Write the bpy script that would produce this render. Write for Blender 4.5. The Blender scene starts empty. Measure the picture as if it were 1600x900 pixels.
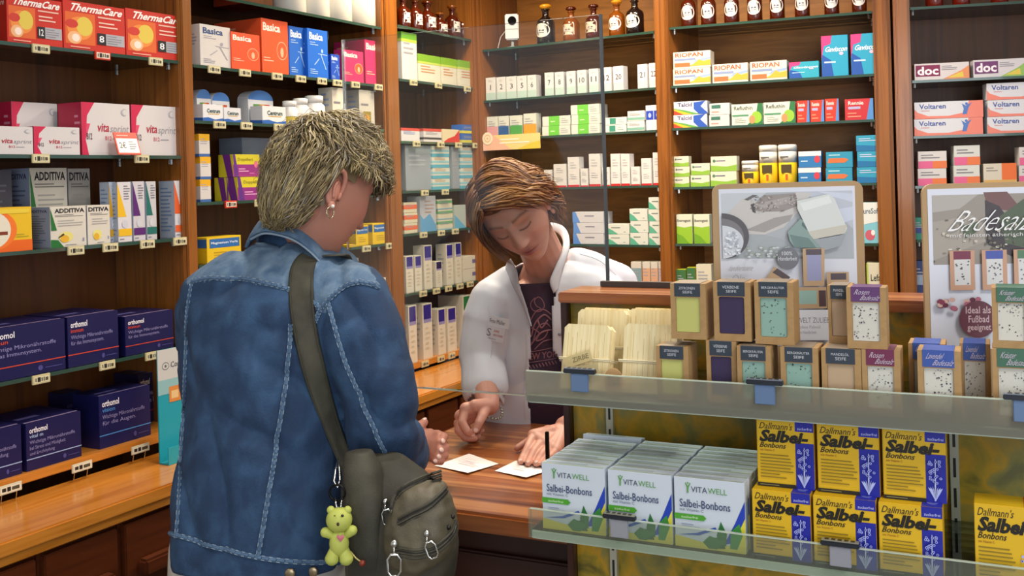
import bpy, bmesh, math, random
import numpy as np
from mathutils import Vector, Matrix, noise
from mathutils.bvhtree import BVHTree

# ------------------------------------------------------------ camera, world, lights, exposure
F, CU, CV, RO, H = 1600.0, 800.0, 278.5, 0.0277, 1.58
SC = bpy.context.scene
COL = SC.collection
cr, sr = math.cos(RO), math.sin(RO)
cam_d = bpy.data.cameras.new('camera'); cam_d.sensor_width = 36; cam_d.lens = 36
cam_d.shift_y = -(450 - CV) / 1600; cam_d.clip_start = .05
cam = bpy.data.objects.new('camera', cam_d); COL.objects.link(cam)
cam.matrix_world = Matrix(((cr, sr, 0, 0), (0, 0, -1, 0), (-sr, cr, 0, H), (0, 0, 0, 1)))
SC.camera = cam
SC.view_settings.view_transform = 'Standard'; SC.view_settings.look = 'None'
SC.view_settings.gamma = 1; SC.view_settings.use_curve_mapping = False
SC.view_settings.exposure = -0.3
SC.cycles.max_bounces = 8; SC.cycles.transparent_max_bounces = 16
SC.cycles.caustics_reflective = False; SC.cycles.caustics_refractive = False
W = bpy.data.worlds.new('world'); SC.world = W; W.use_nodes = True
W.node_tree.nodes['Background'].inputs[0].default_value = (.86, .93, 1, 1)
W.node_tree.nodes['Background'].inputs[1].default_value = .75
def area(name, loc, size, power, col=(1, .93, .84), target=None, spread=150):
    l = bpy.data.lights.new(name, 'AREA'); l.shape = 'SQUARE'; l.size = size; l.energy = power; l.color = col
    l.spread = math.radians(spread)
    o = bpy.data.objects.new(name, l); COL.objects.link(o); o.location = loc
    if target: o.rotation_euler = (Vector(target) - Vector(loc)).to_track_quat('-Z', 'Y').to_euler()
    return o
for x, y in ((-.35, 2.3), (.75, 3.05), (1.35, 2.6), (.3, 1.7)):
    area('ceiling_lamp', (x, y, 2.66), .32, 13)
area('ceiling_lamp', (-.15, 3.55, 2.66), .3, 24, (1, .82, .58))
area('ceiling_lamp', (.45, 3.3, 2.66), .25, 20, (1, .82, .58))
area('ceiling_lamp', (-1.1, .7, 2.66), .5, 11)
area('ceiling_lamp', (1.0, .3, 2.66), .5, 24, (1, .97, .92))
area('window_light', (.6, -2.3, 1.9), 2.4, 62, (.88, .94, 1), (.1, 2.4, 1.2))

# ------------------------------------------------------------ measuring helpers
def ray(u, v):
    r = (u - CU) / F; up = (CV - v) / F
    return np.array([r * cr + up * sr, 1.0, -r * sr + up * cr])
def pt(u, v, d):
    R = ray(u, v) * d
    return Vector((R[0], R[1], R[2] + H))
def onz(u, v, z):
    R = ray(u, v); t = (z - H) / R[2]
    return Vector((R[0] * t, R[1] * t, z))
class Plan:                                    # a vertical plane seen in plan: origin, direction, normal (away from camera)
    def __init__(s, o, ang):
        s.o = np.array(o, float); s.ang = -ang
        s.a = np.array([math.cos(ang), -math.sin(ang)]); s.n = np.array([-s.a[1], s.a[0]])
    def px(s, u, v, off=0):
        R = ray(u, v); t = (off + s.o @ s.n) / (R[:2] @ s.n)
        return float((R[:2] * t - s.o) @ s.a), float(R[2] * t + H)
    def at(s, a, off=0, z=0):
        p = s.o + s.a * a + s.n * off
        return Vector((p[0], p[1], z))
rad = math.radians
LW = Plan((-.906, 2.9), -rad(61.02))
B4 = Plan(LW.at(LW.px(750, 285)[0])[:2], rad(33.1))
B5 = Plan(B4.at(B4.px(1040, 285)[0])[:2], rad(22.3))
B6 = Plan(B5.at(B5.px(1398, 270)[0])[:2], rad(12.2))
DP = Plan((28 / 1600 * 1.5, 1.5), rad(25.2))

# ------------------------------------------------------------ materials
def lin(h):
    h = h.lstrip('#'); h = ''.join(x * 2 for x in h) if len(h) == 3 else h; c = [int(h[i:i + 2], 16) / 255 for i in (0, 2, 4)]
    return tuple(x / 12.92 if x <= .04045 else ((x + .055) / 1.055) ** 2.4 for x in c) + (1,)
MATS = {}
def mat(h, rough=.45, metal=0, key=None, **kw):
    k = key or (h, rough, metal, tuple(sorted(kw.items())))
    if k in MATS: return MATS[k]
    m = bpy.data.materials.new('mat_' + str(len(MATS))); m.use_nodes = True
    b = m.node_tree.nodes['Principled BSDF']
    b.inputs['Base Color'].default_value = lin(h); b.inputs['Roughness'].default_value = rough
    b.inputs['Metallic'].default_value = metal
    for a, v in kw.items(): b.inputs[a.replace('_', ' ')].default_value = v
    if not metal and rough > .2 and not kw:      # slight print unevenness, procedural
        n = m.node_tree.nodes.new('ShaderNodeTexNoise'); n.inputs['Scale'].default_value = 60
        mr = m.node_tree.nodes.new('ShaderNodeMapRange'); mr.inputs[3].default_value = rough - .08; mr.inputs[4].default_value = rough + .1
        m.node_tree.links.new(n.outputs[0], mr.inputs[0]); m.node_tree.links.new(mr.outputs[0], b.inputs['Roughness'])
    MATS[k] = m; return m
def ramp_mat(name, cols, scale=(1, 1, 1), nscale=3, detail=6, rough=.4, bump=0, dist=0, pos=None, coords='Object', wave=None, coat=0, bscale=None):
    m = bpy.data.materials.new(name); m.use_nodes = True; nt = m.node_tree; b = nt.nodes['Principled BSDF']; L = nt.links
    tc = nt.nodes.new('ShaderNodeTexCoord'); mp = nt.nodes.new('ShaderNodeMapping'); mp.inputs['Scale'].default_value = scale
    L.new(tc.outputs[coords], mp.inputs[0])
    n = nt.nodes.new('ShaderNodeTexNoise'); n.inputs['Scale'].default_value = nscale; n.inputs['Detail'].default_value = detail
    n.inputs['Distortion'].default_value = dist
    L.new(mp.outputs[0], n.inputs['Vector'])
    r = nt.nodes.new('ShaderNodeValToRGB'); el = r.color_ramp.elements
    k = len(cols)
    for i, c in enumerate(cols):
        p = pos[i] if pos else .3 + .4 * i / (k - 1)
        e = el[i] if i < 2 else el.new(p)
        e.position = p; e.color = lin(c)
    L.new(n.outputs['Fac'], r.inputs[0]); L.new(r.outputs[0], b.inputs['Base Color'])
    b.inputs['Roughness'].default_value = rough
    if coat: b.inputs['Coat Weight'].default_value = coat; b.inputs['Coat Roughness'].default_value = .12
    if bump:
        bp = nt.nodes.new('ShaderNodeBump'); bp.inputs['Strength'].default_value = bump; bp.inputs['Distance'].default_value = .002
        n2 = n
        if bscale:
            n2 = nt.nodes.new('ShaderNodeTexNoise'); n2.inputs['Scale'].default_value = bscale; L.new(tc.outputs[coords], n2.inputs['Vector'])
        L.new(n2.outputs['Fac'], bp.inputs['Height']); L.new(bp.outputs[0], b.inputs['Normal'])
    return m
WOODV = ramp_mat('wood_post', ['#6b3d17', '#8f5722', '#7a481b'], (14, 14, .6), 3, 8, .32, .15, .6, coat=.3)
WOODB = ramp_mat('wood_back', ['#4a2810', '#6c3d19', '#55300f'], (10, 10, .5), 2.2, 8, .45, .1, .5)
WOODL = ramp_mat('wood_back_light', ['#8c5824', '#b87a38', '#9c642a'], (2, 2, 16), 1.6, 8, .4, .12, .3)
WOODH = ramp_mat('wood_worktop', ['#b0691c', '#c98233', '#b97426'], (1.2, 16, 16), 2.4, 8, .22, .04, .4, coat=.4)
WOODD = ramp_mat('wood_drawer', ['#3d1a0a', '#54260f', '#47200c'], (1, 10, 10), 2.4, 8, .35, .08, .4)
WOODC = ramp_mat('wood_counter', ['#63300f', '#a45f2d', '#87481f', '#bf7d45'], (.5, 13, 13), 1.3, 5, .28, .03, .5, pos=[.36, .45, .52, .6], coat=.3)
WOODCD = ramp_mat('wood_counter_front', ['#2c130c', '#3f1d12'], (1, 8, 8), 2, 6, .35, .05)
MARB = ramp_mat('marbled_panel', ['#5a501e', '#8f7a22', '#b0861c', '#857a3c', '#66623c'], (1, 1, 1), 15, 6, .35, 0, .5, pos=[.32, .42, .5, .58, .7])
PINE = ramp_mat('pine', ['#dcc58a', '#efe0b4', '#e6d29c'], (60, 3, 2), 2, 4, .6, .2)
KRAFT = ramp_mat('kraft_card', ['#9c7a4c', '#a98658', '#a07d50'], (1, 1, 1), 60, 4, .7, .05)
DENIM = ramp_mat('denim', ['#152844', '#1f3858', '#2c4a6c', '#48658a'], (1, 1, .8), 22, 12, .85, .4, .3, pos=[.12, .45, .62, .95], bscale=300)
DENIML = ramp_mat('denim_faded', ['#3f5a78', '#57718c', '#6f869c'], (1, 1, .8), 34, 10, .85, .3, .4, bscale=300)
COATM = ramp_mat('coat_cotton', ['#c9c9d4', '#dadae2'], (1, 1, 1), 5, 3, .8, .1, bscale=14)
CANVAS = ramp_mat('bag_canvas', ['#26241d', '#3a372c', '#4c483a'], (1, 1, 1), 12, 6, .7, .25, bscale=320)
CANVAS2 = ramp_mat('bag_canvas_pocket', ['#403b2e', '#585140', '#6b634e'], (1, 1, 1), 14, 6, .6, .25, bscale=320)
STRAPM = ramp_mat('strap_webbing', ['#37352c', '#4a473a'], (1, 1, 1), 30, 3, .8, .3, bscale=500)
CHROME = mat('#c9c9c6', .22, 1)
BRASS = mat('#b7a36c', .3, .9)
def glass_mat(name, tint, edge=False, rough=.03, mixf=.12):
    m = bpy.data.materials.new(name); m.use_nodes = True; nt = m.node_tree; nt.nodes.clear(); L = nt.links
    o = nt.nodes.new('ShaderNodeOutputMaterial'); t = nt.nodes.new('ShaderNodeBsdfTransparent'); g = nt.nodes.new('ShaderNodeBsdfGlossy')
    t.inputs[0].default_value = tint; g.inputs['Roughness'].default_value = rough
    fr = nt.nodes.new('ShaderNodeFresnel'); fr.inputs[0].default_value = 1.5
    mx = nt.nodes.new('ShaderNodeMixShader'); L.new(fr.outputs[0], mx.inputs[0]); L.new(t.outputs[0], mx.inputs[1]); L.new(g.outputs[0], mx.inputs[2])
    L.new(mx.outputs[0], o.inputs[0]); return m
GLASS = glass_mat('clear_glass', (.95, .965, .955, 1))
SHGLASS = glass_mat('shelf_glass', (.72, .80, .76, 1))
GEDGE = mat('#2f4a40', .15, 0, Coat_Weight=.5)
GEDGEL = mat('#b9c4b2', .2, 0, Coat_Weight=.5)
def frost_mat():
    m = bpy.data.materials.new('frosted_glass'); m.use_nodes = True; nt = m.node_tree; b = nt.nodes['Principled BSDF']; L = nt.links
    b.inputs['Base Color'].default_value = lin('#dcdac8'); b.inputs['Roughness'].default_value = .42
    b.inputs['Transmission Weight'].default_value = .8; b.inputs['IOR'].default_value = 1.12
    return m
FROST = frost_mat()
def frost2():
    m = bpy.data.materials.new('satin_clear_plastic'); m.use_nodes = True; nt = m.node_tree; L = nt.links; nt.nodes.clear()
    o = nt.nodes.new('ShaderNodeOutputMaterial'); t = nt.nodes.new('ShaderNodeBsdfTransparent'); t.inputs[0].default_value = (.9, .93, .9, 1)
    d = nt.nodes.new('ShaderNodeBsdfPrincipled'); d.inputs['Base Color'].default_value = lin('#9a9f92'); d.inputs['Roughness'].default_value = .25
    mx = nt.nodes.new('ShaderNodeMixShader'); mx.inputs[0].default_value = .16
    L.new(t.outputs[0], mx.inputs[1]); L.new(d.outputs[0], mx.inputs[2]); L.new(mx.outputs[0], o.inputs[0]); return m
SATIN = frost2()
def attr_mat(name, rough=.5, sss=0, aniso=0, bump=0):
    m = bpy.data.materials.new(name); m.use_nodes = True; nt = m.node_tree; b = nt.nodes['Principled BSDF']
    a = nt.nodes.new('ShaderNodeAttribute'); a.attribute_name = 'tone'
    nt.links.new(a.outputs['Color'], b.inputs['Base Color']); b.inputs['Roughness'].default_value = rough
    if sss:
        b.inputs['Subsurface Weight'].default_value = sss; b.inputs['Subsurface Radius'].default_value = (.012, .005, .003); b.inputs['Subsurface Scale'].default_value = 1
    if bump:
        n = nt.nodes.new('ShaderNodeTexNoise'); n.inputs['Scale'].default_value = 240; tc = nt.nodes.new('ShaderNodeTexCoord'); nt.links.new(tc.outputs['Object'], n.inputs['Vector'])
        bp = nt.nodes.new('ShaderNodeBump'); bp.inputs['Strength'].default_value = bump; bp.inputs['Distance'].default_value = .001
        nt.links.new(n.outputs['Fac'], bp.inputs['Height']); nt.links.new(bp.outputs[0], b.inputs['Normal'])
    return m
SKIN = attr_mat('skin', .48, .12, bump=.15)
HAIR = attr_mat('hair', .42)

# ------------------------------------------------------------ mesh collecting
class MB:
    def __init__(s): s.v = []; s.f = []; s.m = []; s.mats = []
    def mi(s, m):
        if m not in s.mats: s.mats.append(m)
        return s.mats.index(m)
    def add(s, vs, fs, m):
        b = len(s.v); i = s.mi(m); s.v.extend([tuple(x) for x in vs])
        for f in fs: s.f.append([b + k for k in f]); s.m.append(i)
        return s
    def box(s, x0, y0, z0, x1, y1, z1, m, bev=0):
        if not bev:
            vs = [(x, y, z) for z in (z0, z1) for y in (y0, y1) for x in (x0, x1)]
            return s.add(vs, [(0, 2, 3, 1), (4, 5, 7, 6), (0, 1, 5, 4), (2, 6, 7, 3), (0, 4, 6, 2), (1, 3, 7, 5)], m)
        bm = bmesh.new(); bmesh.ops.create_cube(bm, size=1)
        for q in bm.verts: q.co = Vector(((x0 + x1) / 2 + q.co.x * (x1 - x0), (y0 + y1) / 2 + q.co.y * (y1 - y0), (z0 + z1) / 2 + q.co.z * (z1 - z0)))
        bmesh.ops.bevel(bm, geom=bm.edges[:], offset=bev, segments=2, affect='EDGES')
        bm.verts.index_update(); s.add([q.co for q in bm.verts], [[q.index for q in f.verts] for f in bm.faces], m); bm.free(); return s
    def grid(s, rows, m, closed=False, cap=False):
        n = len(rows[0]); vs = [p for r in rows for p in r]; fs = []
        for i in range(len(rows) - 1):
            for j in range(n if closed else n - 1):
                k = (j + 1) % n
                fs.append((i * n + j, i * n + k, (i + 1) * n + k, (i + 1) * n + j))
        if cap: fs.append(tuple(range(n))[::-1]); fs.append(tuple(range((len(rows) - 1) * n, len(rows) * n)))
        return s.add(vs, fs, m)
    def lathe(s, prof, m, c=(0, 0, 0), n=20):
        rows = [[(c[0] + r * math.cos(2 * math.pi * j / n), c[1] + r * math.sin(2 * math.pi * j / n), c[2] + z) for j in range(n)] for r, z in prof]
        return s.grid(rows, m, True, True)
    def tube(s, pts, r, m, n=6, closed=False):
        pts = [Vector(p) for p in pts]; rows = []; N = len(pts)
        rr = r if isinstance(r, (list, tuple)) else [r] * N
        up = None
        for i, p in enumerate(pts):
            if closed: t = pts[(i + 1) % N] - pts[i - 1]
            else: t = pts[min(i + 1, N - 1)] - pts[max(i - 1, 0)]
            t = t.normalized() if t.length > 1e-9 else Vector((0, 0, 1))
            if up is None: up = Vector((0, 0, 1)) if abs(t.z) < .9 else Vector((1, 0, 0))
            e = t.cross(up); e = e.normalized() if e.length > 1e-6 else Vector((1, 0, 0)); g = e.cross(t).normalized(); up = g
            rows.append([p + (e * math.cos(2 * math.pi * j / n) + g * math.sin(2 * math.pi * j / n)) * rr[i] for j in range(n)])
        if closed: rows.append(rows[0])
        return s.grid(rows, m, True, not closed)
    def ell(s, c, r, m, n=14, R=None):
        rows = []
        for i in range(1, n):
            a = math.pi * i / n
            row = []
            for j in range(n * 2):
                b = math.pi * j / n
                q = Vector((r[0] * math.sin(a) * math.cos(b), r[1] * math.sin(a) * math.sin(b), -r[2] * math.cos(a)))
                if R is not None: q = R @ q
                row.append(Vector(c) + q)
            rows.append(row)
        return s.grid(rows, m, True, True)
    def mesh(s, name, smooth=False):
        me = bpy.data.meshes.new(name); me.from_pydata(s.v, [], s.f)
        for m in s.mats: me.materials.append(m)
        me.polygons.foreach_set('material_index', s.m)
        if smooth: me.polygons.foreach_set('use_smooth', [True] * len(me.polygons))
        me.update(); return me
    def build(s, name, parent=None, loc=None, rz=0, smooth=False, kind=None):
        o = bpy.data.objects.new(name, s.mesh(name, smooth)); COL.objects.link(o)
        if loc is not None: o.location = loc
        o.rotation_euler = (0, 0, rz)
        if parent: o.parent = parent
        if kind: o['kind'] = kind
        return o
LABELS = {}
def tag(o, label, cat, group=None, shared=False):
    if label in LABELS and not shared: print('DUPLABEL', label)
    n = len(label.replace('-', ' ').split())
    if n < 4 or len(label.split()) > 16: print('LABELLEN', n, label)
    LABELS[label] = 1
    o['label'] = label; o['category'] = cat
    if group: o['group'] = group
    return o
def empty(name, loc, rz=0):
    o = bpy.data.objects.new(name, None); o.empty_display_size = .05; COL.objects.link(o); o.location = loc; o.rotation_euler = (0, 0, rz); return o

# ------------------------------------------------------------ lettering
TXT = {}
def text_mesh(st, bold=0.0):
    k = (st, bold)
    if k in TXT: return TXT[k]
    c = bpy.data.curves.new('t', 'FONT'); c.body = st; c.offset = bold; c.resolution_u = 2; c.fill_mode = 'FRONT'
    o = bpy.data.objects.new('t', c); COL.objects.link(o)
    dg = bpy.context.evaluated_depsgraph_get(); dg.update()
    me = bpy.data.meshes.new_from_object(o.evaluated_get(dg))
    vs = [tuple(v.co[:2]) for v in me.vertices]; fs = [tuple(p.vertices) for p in me.polygons]
    bpy.data.objects.remove(o); bpy.data.curves.remove(c); bpy.data.meshes.remove(me)
    xs = [v[0] for v in vs]; ys = [v[1] for v in vs]
    x0, x1, y0, y1 = min(xs), max(xs), min(ys), max(ys)
    TXT[k] = ([((x - x0) / (x1 - x0), (y - y0) / (y1 - y0)) for x, y in vs], fs)
    return TXT[k]
# drawing primitives, in fractions of a face
def R_(x0, y0, x1, y1, c): return ('p', [(x0, y0), (x1, y0), (x1, y1), (x0, y1)], c)
def P_(c, *pts): return ('p', list(pts), c)
def C_(cx, cy, rx, ry, c, n=18): return ('p', [(cx + rx * math.cos(2 * math.pi * i / n), cy + ry * math.sin(2 * math.pi * i / n)) for i in range(n)], c)
def T_(st, x0, y0, x1, y1, c, sh=0, b=.015): return ('t', st, x0, y0, x1, y1, c, sh, b)
def L_(x0, y0, x1, y1, n, c, seed=1):
    rnd = random.Random(seed); out = []
    for i in range(n):
        y = y1 - (i + .5) * (y1 - y0) / n; h = (y1 - y0) / n * .36; xe = x0 + (x1 - x0) * rnd.uniform(.55, 1)
        out.append(('p', [(x0, y - h / 2), (xe, y - h / 2), (xe, y + h / 2), (x0, y + h / 2)], c))
    return ('g', out)
FR = {'F': lambda w, d, h: ((0, 0, 0), (w, 0, 0), (0, 0, h), (0, -1, 0)), 'L': lambda w, d, h: ((0, d, 0), (0, -d, 0), (0, 0, h), (-1, 0, 0)),
      'T': lambda w, d, h: ((0, 0, h), (w, 0, 0), (0, d, 0), (0, 0, 1)), 'R': lambda w, d, h: ((w, 0, 0), (0, d, 0), (0, 0, h), (1, 0, 0)),
      'B': lambda w, d, h: ((w, d, 0), (-w, 0, 0), (0, 0, h), (0, 1, 0))}
def paint(mb, art, frame, lift=.0003, step=.00008):
    O, X, Y, N = [Vector(q) for q in frame]; k = 0
    def flat(a):
        for p in a:
            if p[0] == 'g': yield from flat(p[1])
            else: yield p
    for p in flat(art):
        k += 1; e = O + N * (lift + step * k)
        if p[0] == 'p': mb.add([e + X * x + Y * y for x, y in p[1]], [tuple(range(len(p[1])))], mat(p[2]))
        else:
            _, st, x0, y0, x1, y1, c, sh, b = p; vs, fs = text_mesh(st, b)
            mb.add([e + X * (x0 + (x1 - x0) * (x + sh * y * .25)) + Y * (y0 + (y1 - y0) * y) for x, y in vs], fs, mat(c))
    return mb
def carton_mesh(w, d, h, base, art, bev=.0006):
    mb = MB(); mb.box(0, 0, 0, w, d, h, mat(base), min(bev, w / 8, h / 8))
    for k, a in art.items(): paint(mb, a, FR[k](w, d, h))
    return mb

# ------------------------------------------------------------ room shell
def ext(plan, a0, a1, off0, off1, z0, z1, m, name, kind='structure'):
    mb = MB(); mb.box(a0, off0, z0, a1, off1, z1, m)
    return mb.build(name, loc=plan.at(0), rz=plan.ang, kind=kind)
FLOORM = ramp_mat('floor_tiles', ['#6c6258', '#83786b'], (1, 1, 1), 3, 5, .35)
PLAST = ramp_mat('plaster', ['#d8d0c2', '#e4ddd0'], (1, 1, 1), 6, 3, .8)
MB().box(-4, -2.5, -.05, 4, 6, 0, FLOORM).build('floor', kind='structure')
MB().box(-4, -2.5, 2.7, 4, 6, 2.75, PLAST).build('ceiling', kind='structure')
ext(LW, -3.2, 2.2, .36, .42, 0, 2.7, PLAST, 'wall_left')
ext(B4, -.4, 1.1, .40, .46, 0, 2.7, PLAST, 'wall_back')
ext(B5, -.1, 1.2, .40, .46, 0, 2.7, PLAST, 'wall_rear')
ext(B6, -.1, 2.2, .40, .46, 0, 2.7, PLAST, 'wall_right')

# ------------------------------------------------------------ wall cabinets with glass shelves
def cabinet(plan, a0, a1, posts, shelves, label, zb, floor_z=.0, depth=.30, back=WOODB):
    r = empty('wall_cabinet', plan.at(0), plan.ang); tag(r, label, 'shelving', 'built-in wooden wall cabinets')
    for p0, p1 in posts:
        mb = MB(); mb.box(p0, 0, floor_z, p1, depth, 2.62, WOODV, .003)
        w = p1 - p0
        mb.box(p0 + w * .14, -.008, floor_z + .002, p1 - w * .14, .002, 2.62, WOODV, .003)
        mb.build('side_panel', r)
    mb = MB(); mb.box(a0, depth - .02, .02, a1, depth, 2.62, back)
    mb.build('back_panel', r)
    MB().box(a0, .0, 2.56, a1, depth - .021, 2.61, WOODV, .002).build('top_panel', r)
    MB().box(a0, .0, zb - .022, a1, depth - .021, zb, WOODH, .002).build('base_board', r)
    for z in shelves:
        mb = MB(); t = .009
        mb.box(a0 + .001, .004, z - t, a1 - .001, depth - .022, z, SHGLASS)
        mb.box(a0 + .001, .000, z - t, a1 - .001, .004, z, GEDGE)
        mb.build('glass_shelf', r)
        for aa in (a0 + .012, a1 - .012):
            for oo in (.03, depth - .06):
                MB().lathe([(.0, -.024), (.006, -.024), (.006, -.0098), (.0, -.0098)], CHROME, (aa, oo, z), 8).build('shelf_support', r)
    return r
cabinet(LW, -1.15, -.036, [(-1.2, -1.151), (-.036, .016)], [1.935, 1.669, 1.440, 1.139], 'wooden wall cabinet nearest the camera on the left wall, holding red and navy boxes', .912)
cabinet(LW, .0165, .926, [(.926, 1.026)], [2.14, 1.930, 1.770, 1.536, 1.357, 1.157], 'wooden wall cabinet behind the customer, holding blue, orange and pink cartons', .912)
cabinet(LW, 1.0265, 1.555, [(1.555, 1.628)], [2.162, 1.962, 1.730, 1.543, 1.383, 1.160], 'narrow wooden wall cabinet in the room corner, left of the pharmacist', .895)
cabinet(B4, .03, .815, [(.003, .0295), (.815, .872)], [2.119, 1.907, 1.747, 1.539, 1.313, 1.13], 'wooden wall cabinet behind the pharmacist, with a small camera on top glass', .9, back=WOODL)
cabinet(B5, .03, .745, [(.745, .803)], [2.126, 1.908, 1.750, 1.530, 1.319, 1.12], 'wooden wall cabinet behind the first poster, with eight brown bottles on top', .9, back=WOODL)
cabinet(B6, .064, 1.0, [(.009, .063), (1.0, 1.06)], [2.128, 1.877, 1.686, 1.515, 1.33, 1.14], 'wooden wall cabinet at the right edge, behind the bath salt poster', .9)

# ------------------------------------------------------------ left worktop and drawers
wt = MB(); wt.box(-1.2, -.258, .832, 1.58, -.001, .865, WOODH, .004); wt.box(-1.2, -.250, .812, 1.58, -.002, .8318, WOODH, .002)
tag(wt.build('wooden_worktop', loc=LW.at(0), rz=LW.ang), 'long glossy honey-coloured wooden worktop along the left wall cabinets', 'worktop')
edges = [-1.2, LW.px(60, 880, -.235)[0], LW.px(187, 850, -.235)[0]]
wd = edges[2] - edges[1]
while edges[-1] < 1.55: edges.append(edges[-1] + wd)
edges[-1] = 1.575
for i in range(len(edges) - 1):
    e0, e1 = edges[i] + .002, edges[i + 1] - .002
    r = empty('drawer_cabinet', LW.at(e0), LW.ang)
    lab = ['dark wooden drawer unit under the left worktop, nearest the camera', 'dark wooden drawer unit second from the left picture edge, with block handle',
           'dark wooden drawer unit under the worktop, beside the denim jacket hem'] + ['dark wooden drawer unit behind the customer, %s one past the jacket hem' % q for q in ('first', 'second', 'third', 'fourth', 'fifth', 'sixth', 'seventh', 'eighth', 'ninth', 'tenth')]
    if i >= len(edges) - 2: lb = 'dark wooden drawer unit at far end of worktop, left of the pharmacist'
    else: lb = lab[i]
    tag(r, lb, 'drawer unit', 'drawer units under the left worktop')
    w = e1 - e0
    MB().box(0, -.225, .08, w, -.004, .811, WOODD).build('body', r)
    for z0, z1 in ((.585, .80), (.36, .575), (.10, .35)):
        dr = MB().box(.008, -.243, z0, w - .008, -.2255, z1, WOODD, .003).build('drawer', r)
        MB().box(w / 2 - .065, -.275, (z0 + z1) / 2 - .02, w / 2 + .065, -.2435, (z0 + z1) / 2 + .02, WOODD, .006).build('handle', dr)

# ------------------------------------------------------------ artwork of the cartons
def art_therma(num):
    return {'F': [R_(.03, .12, .50, .77, '#d8622a'), C_(.26, .45, .2, .24, '#e58a3c'), C_(.33, .5, .13, .2, '#d9c04e'), C_(.13, .53, .1, .09, '#c8352b'), C_(.17, .25, .11, .13, '#e8b07c'), C_(.19, .25, .06, .08, '#f2ded0'),
        T_('ThermaCare', .08, .80, .93, .96, '#f2ece6', .3, .03), R_(.55, .72, .93, .75, '#e8b9a6'), L_(.56, .5, .95, .66, 2, '#edc5b4', 3), R_(.66, .16, .98, .40, '#a9a9b0'), L_(.69, .18, .95, .38, 4, '#7d7d88'), R_(.53, .16, .67, .40, '#17171c'), T_(num, .56, .21, .64, .35, '#e9e9ee'), L_(.1, .03, .6, .09, 1, '#eda58f')],
        'L': [T_('ThermaCare', .1, .78, .9, .9, '#efc9c0', .2)]}
def art_vita(big):
    y = .45 if big else .4
    return {'F': [P_('#c5204a', (0, 0), (.13 if big else .16, 0), (.07, .3), (.11, .75), (.26, 1), (0, 1)), P_('#d8446a', (.07, .3), (.17, .6), (.1, .6)), T_('vita', .3, y, .55, y + .16, '#a82439', .35, .02), T_('sprint', .56, y - .05, .95, y + .13, '#8f8e95', .35, 0), T_('B12', .47, y - .16, .6, y - .08, '#b85062'), L_(.62, y - .16, .92, y - .1, 1, '#9b9aa0'), C_(.88, .84, .07, .07, '#aaa9b0'), C_(.9, .84, .055, .055, '#cdc9c9'), T_('B12', .09, .3, .2, .42, '#4d2c3c')],
        'L': [R_(0, 0, 1, 1, '#b3163f'), L_(.7, .3, .95, .8, 4, '#d9879c')]}
def art_add(cut=False):
    nm = 'DITIVA' if cut else 'ADDITIVA'
    a = [T_(nm, .06 if cut else .12, .84, .95, .95, '#181820', 0, .035), L_(.13, .74, .97, .81, 2, '#6d6a68'), L_(.2, .5, .95, .68, 3, '#a5a29e'), C_(.42, .25, .2, .13, '#d9cf7a'), C_(.38, .2, .12, .09, '#d9a72e'), R_(.88, .12, .93, .2, '#8d8ba3'), L_(.4, .03, .9, .07, 1, '#8a8886')]
    if not cut: a += [P_('#1f6a2f', (0, .97), (.02, .42), (.17, .42)), P_('#1f6a2f', (0, 0), (.35, 0), (.2, .18), (0, .2)), P_('#3d3126', (.2, .22), (.38, .3), (.34, .34), (.22, .26))]
    return {'F': a, 'L': [R_(0, 0, 1, 1, '#8b98b4'), T_('ADDITIVA', .1, .86, .9, .93, '#29305c', 0, .03), L_(.12, .1, .9, .8, 12, '#5a678c')]}
def art_tube(c):
    return {'F': [P_(c, (.0, 1), (.0, .42), (.62, .42)), L_(.45, .7, .95, .95, 6, '#6c6c78'), C_(.5, .3, .22, .07, '#c4c4cc'), R_(.02, .1, .98, .22, c), L_(.1, .03, .6, .07, 1, '#70707c')], 'L': [R_(0, 0, 1, 1, '#a9b4c6'), L_(.1, .1, .9, .9, 12, '#6f86ab')]}
def art_ortho(c, sub, l2, l3):
    return {'F': [T_('orthomol', .06, .78, .38, .9, '#e9e6ee', 0, .02), T_(sub, .06, .68, .3, .755, c, 0, .01), T_('Wichtige Mikronährstoffe', .06, .53, .88, .63, '#8b86b8', 0, 0), T_(l2, .06, .41, .7, .51, '#8b86b8', 0, 0)] + ([T_(l3, .06, .3, .5, .39, '#8b86b8', 0, 0)] if l3 else []) + [R_(0, .235, 1, .255, c), C_(.68, .12, .03, .05, '#4b4686'), R_(.74, .1, .95, .115, '#4b4686')], 'T': [R_(.02, .04, .98, .09, '#8d7b9c'), R_(.1, .3, .5, .42, '#5b5690')]}
def art_basica(txt, line):
    return {'F': [T_('Basica', .1, .78, .75, .93, txt, 0, .03), L_(.12, .66, .55, .75, 2, line), P_(line, (.5, .5), (.95, .49), (.95, .505), (.5, .515)), P_(line, (.62, .5), (.66, .5), (.9, .2), (.86, .2)), C_(.7, .57, .05, .04, line), P_(line, (.3, .28), (.55, .42), (.56, .4), (.33, .27)), L_(.1, .08, .5, .2, 3, line)], 'L': [L_(.2, .5, .8, .8, 4, line)]}
def art_basica_o():
    return {'F': [T_('Basica', .06, .78, .7, .93, '#f3e9e0', 0, .03), C_(.75, .45, .2, .17, '#efb090'), C_(.75, .45, .185, .155, '#e0562c'), C_(.75, .42, .06, .09, '#efb090'), L_(.06, .22, .45, .32, 2, '#f0b79c')], 'L': [L_(.1, .6, .7, .9, 3, '#f3a184')]}
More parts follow.
